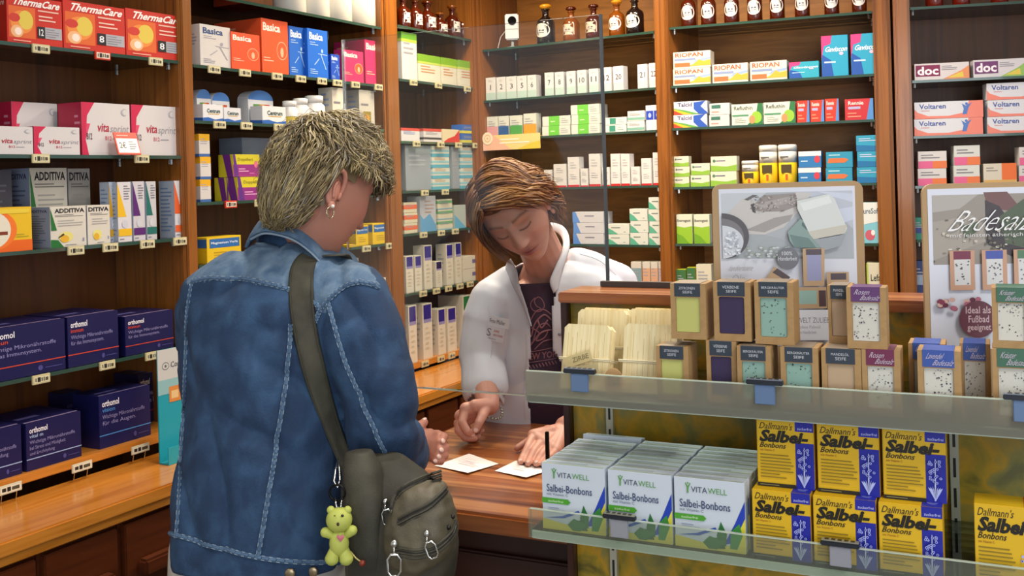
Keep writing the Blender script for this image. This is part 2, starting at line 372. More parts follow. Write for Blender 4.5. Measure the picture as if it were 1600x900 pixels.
def art_centrum(round_top=False):
    return {'F': [P_('#2a5fae', (0, 0), (1, 0), (1, .22), (.6, .12), (.25, .24), (0, .2)), T_('Centrum', .2, .5, .85, .75, '#2c4a44', 0, .03), R_(.25, .42, .8, .46, '#c8a02c')] if not round_top else [R_(.2, .45, .45, .6, '#5f8f4a'), R_(.45, .45, .65, .6, '#c98c2e'), R_(.65, .45, .85, .6, '#c44a2c')], 'L': [P_('#2a5fae', (0, 0), (1, 0), (1, .2), (0, .24))]}
def art_bands(*bands, txt=None, tc='#4a4a55', ln='#9a9aa4', ty=.62, th=.2):
    a = [R_(0, y0, 1, y1, c) for y0, y1, c in bands]
    if txt: a.append(T_(txt, .1, ty, .85, ty + th, tc, 0, .02))
    else: a.append(L_(.12, ty - .1, .8, ty + .2, 3, ln))
    return {'F': a, 'L': [R_(0, y0, 1, y1, c) for y0, y1, c in bands]}
def art_riopan():
    return {'F': [T_('RIOPAN', .06, .68, .8, .93, '#c8532f', 0, .02), R_(.04, .48, .6, .6, '#7d8fb8'), P_('#8fa6c8', (.5, .3), (1, .5), (1, .62), (.6, .5)), P_('#e3a53a', (.4, .12), (1, .12), (1, .45), (.8, .38), (.7, .5), (.55, .25)), R_(.04, .1, .45, .34, '#dd6a3c')]}
def art_gavi():
    return {'F': [P_('#d63a7c', (0, .45), (.1, .75), (.35, .8), (.4, 1), (0, 1)), P_('#1e4fa0', (0, 0), (.45, 0), (.35, .4), (.02, .55)), T_('Gaviscon', .12, .6, .95, .73, '#e9eef5', .3, .02), L_(.1, .3, .8, .4, 1, '#bfe2ec'), C_(.75, .55, .08, .04, '#e7b9d0')]}
def art_talcid():
    return {'F': [P_('#c8452c', (0, 0), (.3, 0), (0, .35)), P_('#d9b32e', (.3, 0), (.55, 0), (0, .45), (0, .35)), P_('#5c9c4a', (.55, 0), (.8, 0), (.3, .35), (0, .5), (0, .45)), P_('#2a54b0', (.6, .9), (.95, 1), (.8, .6), (1, .1), (1, 0), (.75, 0), (.6, .4)), T_('Talcid', .12, .6, .55, .9, '#55557c', 0, .02)]}
def art_reflu():
    return {'F': [P_('#2c7040', (.85, 1), (1, 1), (1, 0), (.5, 0), (.78, .4)), C_(.8, .35, .17, .28, '#8cb83a'), C_(.66, .25, .1, .2, '#c48a5c'), T_('Refluthin', .08, .72, .68, .9, '#55605a'), R_(.02, .42, .55, .5, '#4c8a68'), L_(.1, .1, .5, .35, 3, '#a8aca4')]}
def art_red(txt=None):
    return {'F': [P_('#4f86c4', (.75, 0), (1, 0), (1, 1), (.9, 1)), T_(txt or 'Rennie', .12, .72, .66, .9, '#f1dcd4', 0, .02), R_(.12, .52, .55, .64, '#a8a4c8'), L_(.1, .1, .6, .4, 2, '#e2876c')]}
def art_doc(c, c2):
    return {'F': [R_(.02, .22, .47, .9, c), T_('doc', .05, .3, .44, .82, '#efe6ec', 0, .03), L_(.5, .55, .8, .85, 3, '#8b8b94'), P_(c2, (.5, 0), (1, 0), (1, .8), (.85, .5)), P_('#d8bf4a', (.6, .1), (.9, .1), (.88, .45))]}
def art_volt():
    return {'F': [P_('#df8070', (0, 0), (1, 0), (1, 1), (.8, 1), (.72, .3), (.5, .14), (.2, .16), (.04, .4), (0, .6)), T_('Voltaren', .07, .58, .46, .88, '#45599c', 0, .02), L_(.1, .44, .3, .52, 1, '#cf6f78'), P_('#4f74b8', (.7, .2), (.76, .2), (.79, .6), (.84, .9), (.75, .7), (.69, .85), (.72, .55)), C_(.76, .82, .02, .08, '#4f74b8')]}
def art_num(n):
    return {'F': [R_(0, 0, 1, .33, '#b3c9c4'), T_(n, .22 if len(n) > 1 else (.38 if n != '1' else .46), .45, .82 if len(n) > 1 else (.66 if n != '1' else .56), .68, '#4d4d58', 0, .01), L_(.3, .8, .7, .9, 2, '#a9a9b4')]}
def art_white_red():
    return {'F': [R_(0, 0, 1, .07, '#c22a2e'), L_(.2, .6, .8, .85, 3, '#b4b2b8'), L_(.2, .25, .8, .45, 3, '#bcbac0')], 'L': [R_(0, 0, 1, .07, '#c22a2e')]}
def art_eucerin(c='#2a2080'):
    return {'F': [R_(.1, .72, .9, .98, c), R_(.1, .66, .9, .72, '#8b85b8'), L_(.25, .15, .75, .6, 5, '#bdb6a4')], 'L': [L_(.2, .2, .8, .8, 6, '#a8a8a8')]}
def art_mint():
    return {'F': [P_('#5aa88c', (0, 0), (.5, 0), (.25, .4), (0, .65)), L_(.2, .55, .85, .75, 1, '#6a7a76'), L_(.75, .15, .9, .3, 1, '#7a9c90')]}
def art_greenleaf():
    return {'F': [P_('#86b13c', (0, 0), (1, 0), (1, .42), (.6, .3), (0, .4)), L_(.2, .6, .8, .8, 1, '#5f5f7c'), C_(.13, .7, .06, .1, '#4e7a58')]}
def art_magn():
    return {'F': [R_(.08, .58, .95, .93, '#2c66a8'), T_('Magnesium Verla', .12, .7, .9, .82, '#dfe6ee'), L_(.2, .15, .8, .45, 3, '#b5932a')], 'L': [R_(.3, .6, 1, .93, '#2c66a8')]}
def art_purple():
    return {'F': [R_(0, .0, 1, .55, '#8a2a7c'), P_('#5a2a80', (0, 1), (.08, 1), (.2, 0), (.05, 0)), T_('Doppelherz', .18, .68, .75, .85, '#8c8220'), L_(.2, .2, .6, .4, 2, '#d9a8cc'), C_(.85, .55, .07, .16, '#d86a8a'), L_(.6, .1, .9, .2, 1, '#c86ab0')], 'L': [P_('#6a2a80', (.3, 1), (.8, 1), (1, 0), (.6, 0))]}

# ------------------------------------------------------------ goods on the wall shelves
def carton(plan, z0, u0, u1, vt, base, art, label, off=.012, d=.07, cat='box', group=None, vb=None, n=1, rz=0, name='medicine_carton', marks=None, thick=None):
    """a carton (or a stack of n) whose front face spans u0..u1 and whose top is at vt, standing on height z0"""
    um = (u0 + u1) / 2; vm = vt + 12
    a0 = plan.px(u0, vm, off)[0]; a1 = plan.px(u1, vm, off)[0]
    zt = plan.px(um, vt, off)[1]
    if vb is not None: z0 = plan.px(um, vb, off)[1]
    h = (zt - z0) / n; w = a1 - a0 - .0012; out = []
    for k in range(n):
        me = carton_mesh(w, d, h - .0006, base, art)
        o = bpy.data.objects.new(name, me.mesh(name)) ; COL.objects.link(o)
        j = 0 if n == 1 else (.0016 if k % 2 else -.0006)
        o.location = plan.at(a0 + j, off, z0 + k * h); o.rotation_euler = (0, 0, plan.ang + rz)
        lb = label
        if n > 1:
            w_ = {2: ['lower', 'upper'], 3: ['bottom', 'middle', 'top'], 4: ['bottom', 'second lowest', 'second highest', 'top']}[n][k]
            lb = label.replace('@', w_)
        tag(o, lb, cat, group); out.append(o)
    return out
def ptag(plan, u, z, under, c='#c9bf94', red=False, off=0.0, mat_i=[0]):
    a = plan.px(u, CV, off)[0]
    mb = MB(); w = .048 if plan is LW else .04
    mb.box(0, -.006, -.021, w, -.0005, .001, mat('#c2361f' if red else c, .4), .001)
    paint(mb, [R_(.08, .18, .92, .82, '#d8d0ae' if not red else '#e9d8c8'), R_(.14, .3, .2, .7, '#26241e'), R_(.26, .25, .44, .75, '#2c2a22'), R_(.48, .3, .55, .7, '#55503e'), R_(.6, .28, .66, .72, '#39362a'), R_(.7, .3, .86, .66, '#4c4836')], ((0, -.006, -.021), (w, 0, 0), (0, 0, .022), (0, -1, 0)))
    o = mb.build('price_tag', loc=plan.at(a - w / 2, off, z), rz=plan.ang)
    tag(o, ('red' if red else 'small beige') + ' price tag on the shelf edge under the ' + under, 'price tag', 'price tags on the shelf edges')
S1, S2, S3, S4, S5 = 1.935, 1.669, 1.440, 1.139, .912
# left wall, first cabinet
G = 'red heat pad cartons'
for i, (u0, u1, vt, nm, lab) in enumerate(((10, 97, -4, '12', 'red heat pad carton at left picture edge, showing a neck and black number'), (98, 195, 6, '8', 'red heat pad carton in the middle of three on the top left shelf'), (196, 287, 19, '8', 'red heat pad carton rightmost of three, next to the wooden cabinet post'))):
    carton(LW, S1, u0, u1, vt, '#c3281c', art_therma(nm), lab, .01, .1, group=G)
V = '#cfcaca'; G = 'white and pink vitamin boxes'
carton(LW, S2, 18, 90, 160, V, art_vita(0), 'white and pink vitamin box at the back left, behind two smaller ones', .13, .1, group=G)
carton(LW, S2, -22, 52, 197, V, art_vita(0), 'low white vitamin box in front row, cut by left picture edge', .012, .1, group=G)
carton(LW, S2, 53, 125, 198, V, art_vita(0), 'low white and red vitamin box in front row, left of tall one', .012, .1, group=G)
carton(LW, S2, 127, 203, 161, V, art_vita(1), 'tall white and pink vitamin box with a price card before it', .02, .09, group=G)
carton(LW, S2, 205, 276, 165, V, art_vita(1), 'tall white and pink vitamin box rightmost on the second left shelf', .02, .09, group=G)
A = '#cfc9bd'; G = 'lemon vitamin powder cartons'
carton(LW, S3, -40, 19, 265, '#4a4a58', {'F': [L_(.1, .1, .9, .9, 12, '#6a6a7c')]}, 'dark grey carton in the back row at left picture edge', .11, .05)
carton(LW, S3, 46, 105, 262, A, art_add(), 'white lemon powder carton in back row with green corner and black heading', .11, .11, group=G)
carton(LW, S3, 106, 141, 263, '#aaa6a0', art_add(1), 'narrow white lemon powder carton in back row, rightmost of its kind', .125, .1, group=G)
YO = {'F': [R_(0, 0, 1, .25, '#e0621c'), C_(.3, .5, .42, .45, '#e8742a', 30), C_(.25, .5, .36, .42, '#ddd6c4', 30), R_(.05, .38, .55, .46, '#7a3420'), L_(.1, .52, .5, .62, 1, '#8c7a50'), L_(.7, .3, .95, .4, 2, '#a89a20'), R_(.4, .86, .95, .96, '#e0c43c')]}
carton(LW, S3, -38, 50, 324, '#dfb520', YO, 'yellow and orange carton with white oval, cut by left picture edge', .012, .09)
carton(LW, S3, 78, 135, 322, A, art_add(), 'white lemon powder carton in front row with green corner', .012, .1, group=G)
carton(LW, S3, 136, 172, 320, A, art_add(1), 'narrow white lemon powder carton in front row beside the yellow wedge tube box', .012, .1, group=G)
G = 'tall narrow tablet tube boxes'
carton(LW, S3, 170, 181, 284, '#a9b4c6', art_tube('#c89a28'), 'tall narrow box with ochre wedge, half hidden behind lemon carton', .03, .035, group=G)
carton(LW, S3, 183, 205, 284, '#cfccd0', art_tube('#dfb01e'), 'tall narrow white box with a yellow wedge on the third left shelf', .012, .035, group=G)
carton(LW, S3, 207, 226, 283, '#c3bfc6', art_tube('#54206a'), 'tall narrow white box with a purple wedge on the third left shelf', .012, .035, group=G)
carton(LW, S3, 228, 244, 283, '#bdbcc0', art_tube('#1c6660'), 'tall narrow white box with a dark teal wedge on third left shelf', .012, .035, group=G)
carton(LW, S3, 272, 290, 282, '#d2d0d4', art_tube('#e0602c'), 'tall narrow white box with an orange wedge standing alone by the post', .012, .06, group=G)
N = '#101048'; G = 'navy supplement boxes'
im = lambda: art_ortho('#c8442c', 'immun', 'für das Immunsystem.', '')
carton(LW, S4, -30, 102, 507, N, im(), 'navy box with orange stripe on the fourth shelf, cut by left edge', .01, .17, group=G)
carton(LW, S4, 105, 185, 490, N, im(), 'navy box with orange stripe, middle one of the fourth left shelf', .01, .17, group=G)
carton(LW, S4, 195, 271, 489, N, im(), 'navy box with orange stripe on fourth shelf, touching the denim jacket', .01, .17, group=G)
carton(LW, S5, -40, 34, 671, N, art_ortho('#9fb4dc', 'vital', 'und Erschöpfung', ''), 'navy box with pale stripe on the bottom shelf at left picture edge', .012, .17, group=G)
carton(LW, S5, 40, 127, 652, N, art_ortho('#9fb4dc', 'vital m', 'bei Stress und Müdigkeit', 'und Erschöpfung'), 'low navy box with pale stripe, second on the bottom left shelf', .012, .17, group=G)
carton(LW, S5, 98, 128, 612, '#10103c', {'F': [L_(.2, .2, .7, .8, 3, '#3b376c')]}, 'dark navy box at the back of bottom shelf, mostly hidden', .2, .06, group=G)
carton(LW, S5, 154, 235, 610, '#10144e', art_ortho('#4a8ad0', 'vision', 'für die Augen.', ''), 'tall navy box with light blue stripe, rightmost on bottom left shelf', .02, .1, group=G)
carton(LW, S5, 216, 262, 581, '#14143c', art_ortho('#7a2440', 'femin', 'für die Frau', ''), 'navy box at the back, beside the teal leaflet stand', .14, .1, group=G)
for u, z, n, rd in ((68, S1, 'neck heat pad carton', 0), (164, S1, 'middle heat pad carton', 1), (247, S1, 'right heat pad carton', 0), (63, S2, 'low vitamin box', 0), (221, S2, 'price card', 0), (114, S3, 'front lemon carton', 0), (168, S3, 'narrow lemon carton', 0), (226, S3, 'purple wedge box', 0), (277, S3, 'orange wedge box', 0), (54, S4, 'left navy box', 0), (158, S4, 'middle navy box', 0), (229, S4, 'navy box by the jacket', 0)):
    ptag(LW, u, z, n, red=bool(rd))
for u, n in ((14, 'leftmost'), (127, 'middle'), (219, 'rightmost')):
    mb = MB(); a = LW.px(u, 700, -.03)[0]
    mb.box(0, -.004, 0, .058, 0, .021, mat('#d2ccb0', .4), .001); paint(mb, [R_(.06, .14, .94, .86, '#e4dfca'), R_(.12, .3, .3, .7, '#26241e'), R_(.34, .26, .5, .74, '#1c1a16'), R_(.55, .3, .88, .68, '#4c4836')], ((0, -.004, 0), (.058, 0, 0), (0, 0, .021), (0, -1, 0)))
    for x in (.01, .048): mb.tube([(x, .001, .004), (x, .006, -.02), (x, .02, -.0215)], .0012, CHROME)
    tag(mb.build('price_tag', loc=LW.at(a - .03, -.03, .889), rz=LW.ang), n + ' of three framed price tags standing on the left worktop', 'price tag', 'price tags on the worktop')
mb = MB(); mb.box(0, 0, 0, .075, .003, .062, mat('#d8503f', .5), .0006); paint(mb, [R_(.05, .08, .95, .72, '#e6e3e2'), T_('2€', .14, .28, .42, .56, '#4a4a50', 0, .01), L_(.55, .2, .88, .62, 4, '#8c8c90'), L_(.1, .8, .9, .9, 1, '#efb0a4')], ((0, 0, 0), (.075, 0, 0), (0, 0, .062), (0, -1, 0)))
o = mb.build('price_card', loc=LW.at(LW.px(176, 236, 0)[0], -.022, S2 + .001)); o.rotation_euler = (rad(-18), 0, LW.ang)
mb = MB(); tag(o, 'red and white price card leaning on the tall vitamin box', 'price card')

# left wall, second cabinet
T1, T2, T3, T4, T5 = 1.930, 1.770, 1.536, 1.357, 1.157
for u, r, lab in ((452, .055, 'leftmost'), (488, .055, 'second from left'), (522, .06, 'third from left'), (558, .062, 'rightmost')):
    a, _ = LW.px(u, 0, .08); rr = LW.px(u + 17, 0, .08)[0] - a
    t = empty('canister', LW.at(a, .08, 2.1405)); tag(t, f'large white canister on the highest shelf of the second cabinet, {lab} of four', 'canister', 'white canisters on the highest shelf')
    MB().lathe([(rr * .94, 0), (rr, .004), (rr, .14), (rr * .97, .145)], mat('#d9d6cc', .35), n=28).build('body', t, smooth=True)
    MB().lathe([(rr * 1.02, .1452), (rr * 1.02, .165), (rr * .9, .17)], mat('#c9c6bc', .35), n=28).build('lid', t, smooth=True)
G = 'mineral powder cartons'
carton(LW, T1, 312, 360, 40, '#cdc9c6', art_basica('#24467e', '#9d9aa6'), 'white carton with dark blue heading, leftmost on the second cabinet shelf', .012, .05, group=G)
carton(LW, T1, 361, 406, 52, '#dc5028', art_basica_o(), 'small orange carton with a face outline, before the large orange one', .008, .02, group=G)
carton(LW, T1, 408, 450, 31, '#e2562c', art_basica_o(), 'large orange carton with a face outline beside the blue ones', .03, .2, group=G)
carton(LW, T1, 451, 478, 42, '#1b62c4', art_basica('#e8eef6', '#9fc0e6'), 'blue carton with white figure, left one of the two tall blue', .03, .05, group=G)
carton(LW, T1, 480, 512, 46, '#1b66cc', art_basica('#e8eef6', '#9fc0e6'), 'blue carton with white figure, right one of the two tall blue', .015, .05, group=G)
carton(LW, T1, 517, 531, 85, '#1c4cb4', art_basica('#e8eef6', '#9fc0e6'), 'smallest blue carton between the tall blue and the pink cartons', .012, .03, group=G)
carton(LW, T1, 536, 568, 79, '#cf2c66', art_basica_o(), 'smaller pink carton in front of the tall pink one', .012, .04, group=G)
for o in carton(LW, T1, 570, 604, 64, '#cc2f68', art_basica_o(), 'tall pink carton rightmost on the shelf, seen through the glass guard', .03, .14, group=G): pass
for i, (u, n) in enumerate(((338, 'white mineral carton'), (386, 'small orange carton'), (436, 'large orange carton'), (473, 'left blue carton'), (506, 'right blue carton'), (530, 'smallest blue carton'), (558, 'small pink carton'), (594, 'tall pink carton'))): ptag(LW, u, T1, n)
G = 'white and blue multivitamin boxes'
def domed(u0, u1, vt, vb_side, off, label, z0=T2):
    a0, _ = LW.px(u0, vt, off); a1, _ = LW.px(u1, vt, off); zt = LW.px((u0 + u1) / 2, vt, off)[1]; w = a1 - a0; h = zt - z0 - .0005
    mb = MB(); n = 10; pr = [(0, 0), (w, 0)] + [(w - w * .5 * (1 - math.cos(math.pi * i / n)), h * .72 + h * .28 * math.sin(math.pi * i / n)) for i in range(n + 1)]
    for i in range(1): mb.grid([[(x, y, z) for x, z in pr] for y in (0, .045)], mat('#d3d5da'), True, True)
    paint(mb, [P_('#3f74b8', *[(x / w, z / h) for x, z in pr[2:]])] + art_centrum(True)['F'], ((0, 0, 0), (w, 0, 0), (0, 0, h), (0, -1, 0)))
    tag(mb.build('medicine_carton', loc=LW.at(a0, off, z0), rz=LW.ang), label, 'box', G)
domed(307, 329, 139, 0, .07, 'domed white and blue vitamin pack, leftmost in back row behind centre post')
domed(331, 358, 144, 0, .07, 'domed white and blue vitamin pack, second in the back row')
domed(387, 426, 141, 0, .07, 'larger domed white and blue vitamin pack near the white bottles')
carton(LW, T2, 317, 349, 163, '#d6d6da', art_centrum(), 'flat white vitamin carton with blue wave, left one of the row', .012, .05, group=G)
carton(LW, T2, 350, 377, 168, '#cfd0d6', art_centrum(), 'flat white vitamin carton with blue wave, middle one of the row', .012, .05, group=G)
carton(LW, T2, 410, 447, 166, '#d6d6da', art_centrum(), 'wide white vitamin carton with blue wave, right one of the row', .012, .05, group=G)
for u, vt, wv, lb in ((452, 158, 8.5, 'left'), (469, 154, 9, 'middle'), (490, 150, 11, 'right')):
    a, zt = LW.px(u, vt, .04); rr = LW.px(u + wv, vt, .04)[0] - a; h = zt - T2
    t = empty('pill_bottle', LW.at(a, .04, T2)); tag(t, f'white screw-cap pill bottle, {lb} of three beside the vitamin cartons', 'bottle', 'white pill bottles')
    MB().lathe([(rr * .95, 0), (rr, .003), (rr, h * .66), (rr * .75, h * .76), (rr * .75, h * .78)], mat('#dcdcda', .3), n=20).build('body', t, smooth=True)
    MB().lathe([(rr * .85, h * .785), (rr * .85, h * .98), (rr * .7, h)], mat('#e4e4e2', .4), n=20).build('cap', t, smooth=True)
    MB().lathe([(rr * 1.01, h * .1), (rr * 1.01, h * .35)], mat('#c9b430'), n=20).build('label_band', t)
PG = {'F': [L_(.1, .55, .9, .7, 1, '#77747c'), R_(.25, .1, .75, .45, '#8a7a30'), C_(.5, .28, .15, .1, '#c08a30')], 'L': [L_(.2, .5, .8, .9, 3, '#8ea2cc')]}
carton(LW, T2, 519, 540, 137, '#c7c3b8', PG, 'tall white carton with small green picture, left of two by the post', .012, .06)
carton(LW, T2, 561, 585, 141, '#bdb9b2', PG, 'tall white carton with small dark picture, right of two by the post', .012, .06)
for u, n in ((344, 'left flat vitamin carton'), (386, 'middle flat vitamin carton'), (437, 'wide vitamin carton')): ptag(LW, u, T2, n)
ptag(LW, 474, T2, 'middle pill bottle', red=True)
ST = art_bands((0, .12, '#3a62a0'), (.7, 1, '#d9a41c'), (.12, .7, '#c9c5c2'))
carton(LW, T3, 311, 328, 209, '#c9c5c2', ST, 'yellow, white and blue carton, @ one of the slim stack', .012, .06, n=3)
PP = '#c9bd2c'; G = 'yellow and purple cartons'
carton(LW, T3, 378, 475, 216, '#8f9db4', {'F': [L_(.1, .1, .9, .3, 1, '#7d8ca8')]}, 'large plain grey-blue carton behind the blond head', .15, .1)
carton(LW, T3, 371, 424, 276, PP, art_purple(), 'yellow and purple carton in front of stack, partly behind the hair', .012, .07, group=G)
carton(LW, T3, 364, 406, 241, PP, art_purple(), 'yellow and purple carton raised at the back on another', .03, .06, group=G, vb=276)
carton(LW, T3, 407, 430, 246, PP, art_bands((.3, .6, '#22202a')), 'yellow carton with black band beside the raised purple one', .05, .05, group=G, vb=276)
carton(LW, T3, 354, 370, 277, PP, art_purple(), 'narrow yellow and purple carton behind the front one', .05, .05, group=G)
ptag(LW, 358, T3, 'yellow and purple cartons', red=True); ptag(LW, 404, T3, 'front purple carton')
G = 'yellow and blue mineral cartons'
carton(LW, T4, 323, 377, 369, '#dcb81e', art_magn(), 'yellow carton with blue field above the left denim shoulder', .012, .06, group=G)
carton(LW, T4, 556, 576, 352, '#dcb81e', art_magn(), 'yellow carton with blue field, hidden partly behind the customer face', .03, .06, group=G)
carton(LW, T4, 582, 611, 348, '#dcb81e', art_magn(), 'yellow carton with blue field next to the wooden post', .012, .06, group=G)
carton(LW, T4, 546, 557, 382, '#dcb81e', art_bands((.6, 1, '#c9a21a')), 'small yellow carton below the customer chin', .012, .05, group=G)
ptag(LW, 568, T4, 'face-side yellow carton'); ptag(LW, 605, T4, 'yellow carton by the post')
WG = art_bands((0, .22, '#7c9c3c'), txt=None)
carton(LW, T5, 536, 561, 404, '#d3cdc6', art_bands((0, .05, '#888')), 'white carton at the back above the denim shoulder', .06, .05)
carton(LW, T5, 567, 587, 437, '#d6d0c4', WG, 'white and green carton, left of two near the post', .02, .05)
carton(LW, T5, 590, 618, 433, '#d9d3c8', WG, 'white and green carton, right of two near the post', .012, .05)
carton(LW, S5, 600, 618, 532, '#cfc8b8', art_bands((0, .2, '#6c8a5c')), 'small pale carton on the lowest board behind the denim arm', .012, .05)
ptag(LW, 610, T5, 'right white and green carton')

# left wall, third cabinet
U = [1.962, 1.730, 1.543, 1.383, 1.160, .895]
GW = art_bands((.72, 1, '#7cab2c'), (.66, .74, '#b9c95a'), ln='#c78a5c', ty=.42)
G = 'white cartons with green tops'
carton(LW, U[0], 627, 651, 51, '#cfcdd0', art_bands((.85, 1, '#5f9a2c'), (.8, .86, '#a9c94a')), 'tall white and green carton under the brown bottles', .012, .05, group=G)
carton(LW, U[0], 653, 688, 86, '#d2cdc0', GW, 'low white and green carton, first right of tall one', .012, .04, group=G)
carton(LW, U[0], 690, 713, 91, '#d2cdc0', GW, 'low white and green carton, second right of tall one', .012, .04, group=G)
carton(LW, U[0], 717, 751, 96, '#d2cdc0', GW, 'low white and green carton, third right of tall one', .012, .04, group=G)
for u, n in ((649, 'tall white and green carton'), (688, 'first low green carton'), (733, 'third low green carton')): ptag(LW, u, U[0], n)
carton(LW, U[1], 627, 656, 200, '#cfccd2', art_bands((.8, 1, '#c8483c'), ln='#6f8cc0'), 'flat white and red carton, leftmost of corner shelf row', .012, .05)
carton(LW, U[1], 662, 690, 201, '#d0ccd0', art_bands((.8, 1, '#c8483c'), (.2, .35, '#3c3a40')), 'flat white and red carton, second of corner shelf row', .012, .05)
carton(LW, U[1], 692, 718, 202, '#d6c8a8', {'F': [P_('#c8322c', (0, 0), (1, 0), (1, 1), (.7, .5), (.3, .3))]}, 'flat cream carton with red swoosh on the corner shelf', .012, .05)
carton(LW, U[1], 721, 750, 195, '#2f62b4', art_bands((.05, .35, '#c9c24a')), 'flat blue and yellow carton, @ of two in the corner', .012, .05, n=2)
for u, n in ((651, 'leftmost flat carton'), (689, 'second flat carton'), (717, 'red swoosh carton'), (744, 'blue and yellow cartons')): ptag(LW, u, U[1], n)
TB = art_bands((.0, .3, '#5aa4bc'), (.45, .65, '#8cbcc8'), ln='#c7a27c', ty=.8)
carton(LW, U[2], 633, 674, 227, '#8f98a4', art_bands((0, .02, '#777'), ln='#a4acb8'), 'tall plain grey carton left of the teal stack', .02, .12)
carton(LW, U[2], 675, 702, 228, '#c9ccc2', TB, 'pale teal striped carton, @ of the stack behind the blond hair', .012, .07, n=4)
carton(LW, U[2], 706, 717, 229, '#8f98a4', art_bands((0, .02, '#777')), 'narrow grey carton between the two teal stacks', .012, .1)
carton(LW, U[2], 719, 752, 230, '#cbd0ca', TB, 'pale teal striped carton, @ of the stack in the corner', .012, .07, n=4)
for u, n in ((662, 'tall grey carton'), (694, 'left teal stack')): ptag(LW, u, U[2], n)
carton(LW, U[3], 631, 652, 316, '#c9c3ac', art_bands((.35, .75, '#d8643c')), 'cream and orange carton, @ of a stack by the post', .012, .06, n=3)
carton(LW, U[3], 656, 681, 306, '#aeb2bc', {'F': [P_('#5f98c4', (0, 0), (1, 0), (1, .15), (.6, .5), (.2, .35), (0, .5)), L_(.3, .5, .9, .9, 4, '#a68e86')]}, 'pale carton with blue wave pattern, on the fourth corner shelf', .012, .06)
carton(LW, U[3], 684, 707, 311, '#c9c4b0', art_bands((.6, .85, '#5f9c6c'), (0, .12, '#7faac0')), 'cream and green carton, @ of stack on fourth corner shelf', .012, .06, n=3)
carton(LW, U[3], 710, 728, 320, '#a9b2ae', {'F': [P_('#5fa4c8', (0, 0), (1, 0), (0, .6))]}, 'small pale blue carton beside the pharmacist hair', .012, .05)
for u, n in ((658, 'blue wave carton'), (686, 'cream and green stack'), (708, 'small pale blue carton')): ptag(LW, u, U[3], n)
E_ = '#d2ccbe'; G = 'slim white skin care cartons'
for u0, u1, vt, lb in ((634, 646, 400, 'short pair, left'), (648, 659, 399, 'short pair, right'), (662, 675, 383, 'tall, left of the smallest'), (697, 708, 381, 'tall, right of the smallest'), (711, 721, 379, 'tallest, rightmost')):
    carton(LW, U[4], u0, u1, vt, E_, art_eucerin(), f'slim white carton with violet top on fifth corner shelf, {lb}', .012, .05, group=G)
carton(LW, U[4], 681, 691, 408, E_, art_eucerin('#2a1c4c'), 'smallest slim white carton with dark square on fifth corner shelf', .012, .04, group=G)
carton(LW, U[4], 724, 754, 399, '#cfc9bb', art_bands((.4, .7, '#7c78a8')) if 0 else {'F': [R_(.45, .4, .8, .7, '#6c6898')]}, 'wide white carton, @ of two beside the coat shoulder', .012, .08, n=2)
for u, n in ((655, 'short violet pair'), (676, 'left tall violet carton'), (695, 'smallest slim carton'), (713, 'rightmost tall violet carton'), (729, 'wide white cartons')): ptag(LW, u, U[4], n)
for u0, u1, vt, lb in ((638, 651, 477, 'leftmost'), (660, 675, 474, 'second'), (684, 696, 482, 'third'), (699, 713, 480, 'fourth')):
    carton(LW, U[5], u0, u1, vt, E_, art_eucerin(), f'slim white carton with violet top on lowest corner shelf, {lb}', .012, .05, group=G)
carton(LW, U[5], 723, 736, 461, E_, art_eucerin('#1c7040'), 'slim white carton with green top beside the pharmacist sleeve', .012, .12, group=G)
for u, n in ((655, 'leftmost lowest violet carton'), (680, 'second lowest violet carton'), (697, 'third lowest violet carton'), (717, 'green topped slim carton')): ptag(LW, u, U[5] - .002, n)

# ------------------------------------------------------------ apothecary bottles
AMB = mat('#5a1c06', .12, 0, key='amber', Coat_Weight=.6, Transmission_Weight=.35)
AMBL = mat('#9c5210', .12, 0, key='amberl', Coat_Weight=.6, Transmission_Weight=.4)
DARKB = mat('#1e1210', .1, 0, key='darkb', Coat_Weight=.7)
def apoth(plan, u, hw, vb, vt, z, label, body=AMB, stop=AMB, oval=True, off=.06, lv=.45, pap='#dcd9d2'):
    a, zt = plan.px(u, vt, off); r = plan.px(u + hw, vt, off)[0] - a; h = zt - z
    if h < .06: h = .17
    t = empty('apothecary_bottle', plan.at(a, off, z), plan.ang); tag(t, label, 'bottle', 'brown apothecary bottles on the top shelves')
    MB().lathe([(r * .92, 0), (r, .004), (r, h * .52), (r * .9, h * .6), (r * .45, h * .68), (r * .36, h * .72), (r * .36, h * .84), (r * .5, h * .86), (r * .5, h * .875)], body, n=22).build('glass_body', t, smooth=True)
    MB().lathe([(r * .3, h * .876), (r * .3, h * .89), (r * .62, h * .915), (r * .66, h * .96), (r * .45, h)], stop, n=18).build('stopper', t, smooth=True)
    mb = MB(); N = 24; rows = []
    for k in range(N):
        ph = 2 * math.pi * k / N
        cx, cz = math.cos(ph), math.sin(ph)
        if not oval: m = 1 / max(abs(cx), abs(cz)) * .86; cx *= m; cz *= m
        ang = cx * .98; zz = h * .34 + cz * h * .175
        rows.append((math.sin(ang) * r * 1.012, -math.cos(ang) * r * 1.012, zz))
    for s in (.55, 0):
        inner = []
    mid = [(math.sin(0) * r, -r * 1.02, h * .34)]
    vs = rows + [(math.sin(math.cos(2 * math.pi * k / N) * .49) * r * 1.015, -math.cos(math.cos(2 * math.pi * k / N) * .49) * r * 1.015, h * .34 + math.sin(2 * math.pi * k / N) * h * .088) for k in range(N)] + mid
    fs = [(k, (k + 1) % N, N + (k + 1) % N, N + k) for k in range(N)] + [(N + k, N + (k + 1) % N, 2 * N) for k in range(N)]
    mb.add(vs, fs, mat(pap, .5))
    for q in range(2): mb.box(-r * .35, -r * 1.045, h * (.335 - q * .05), r * .35, -r * 1.02, h * (.345 - q * .05), mat('#7c86a0'))
    mb.build('paper_label', t)
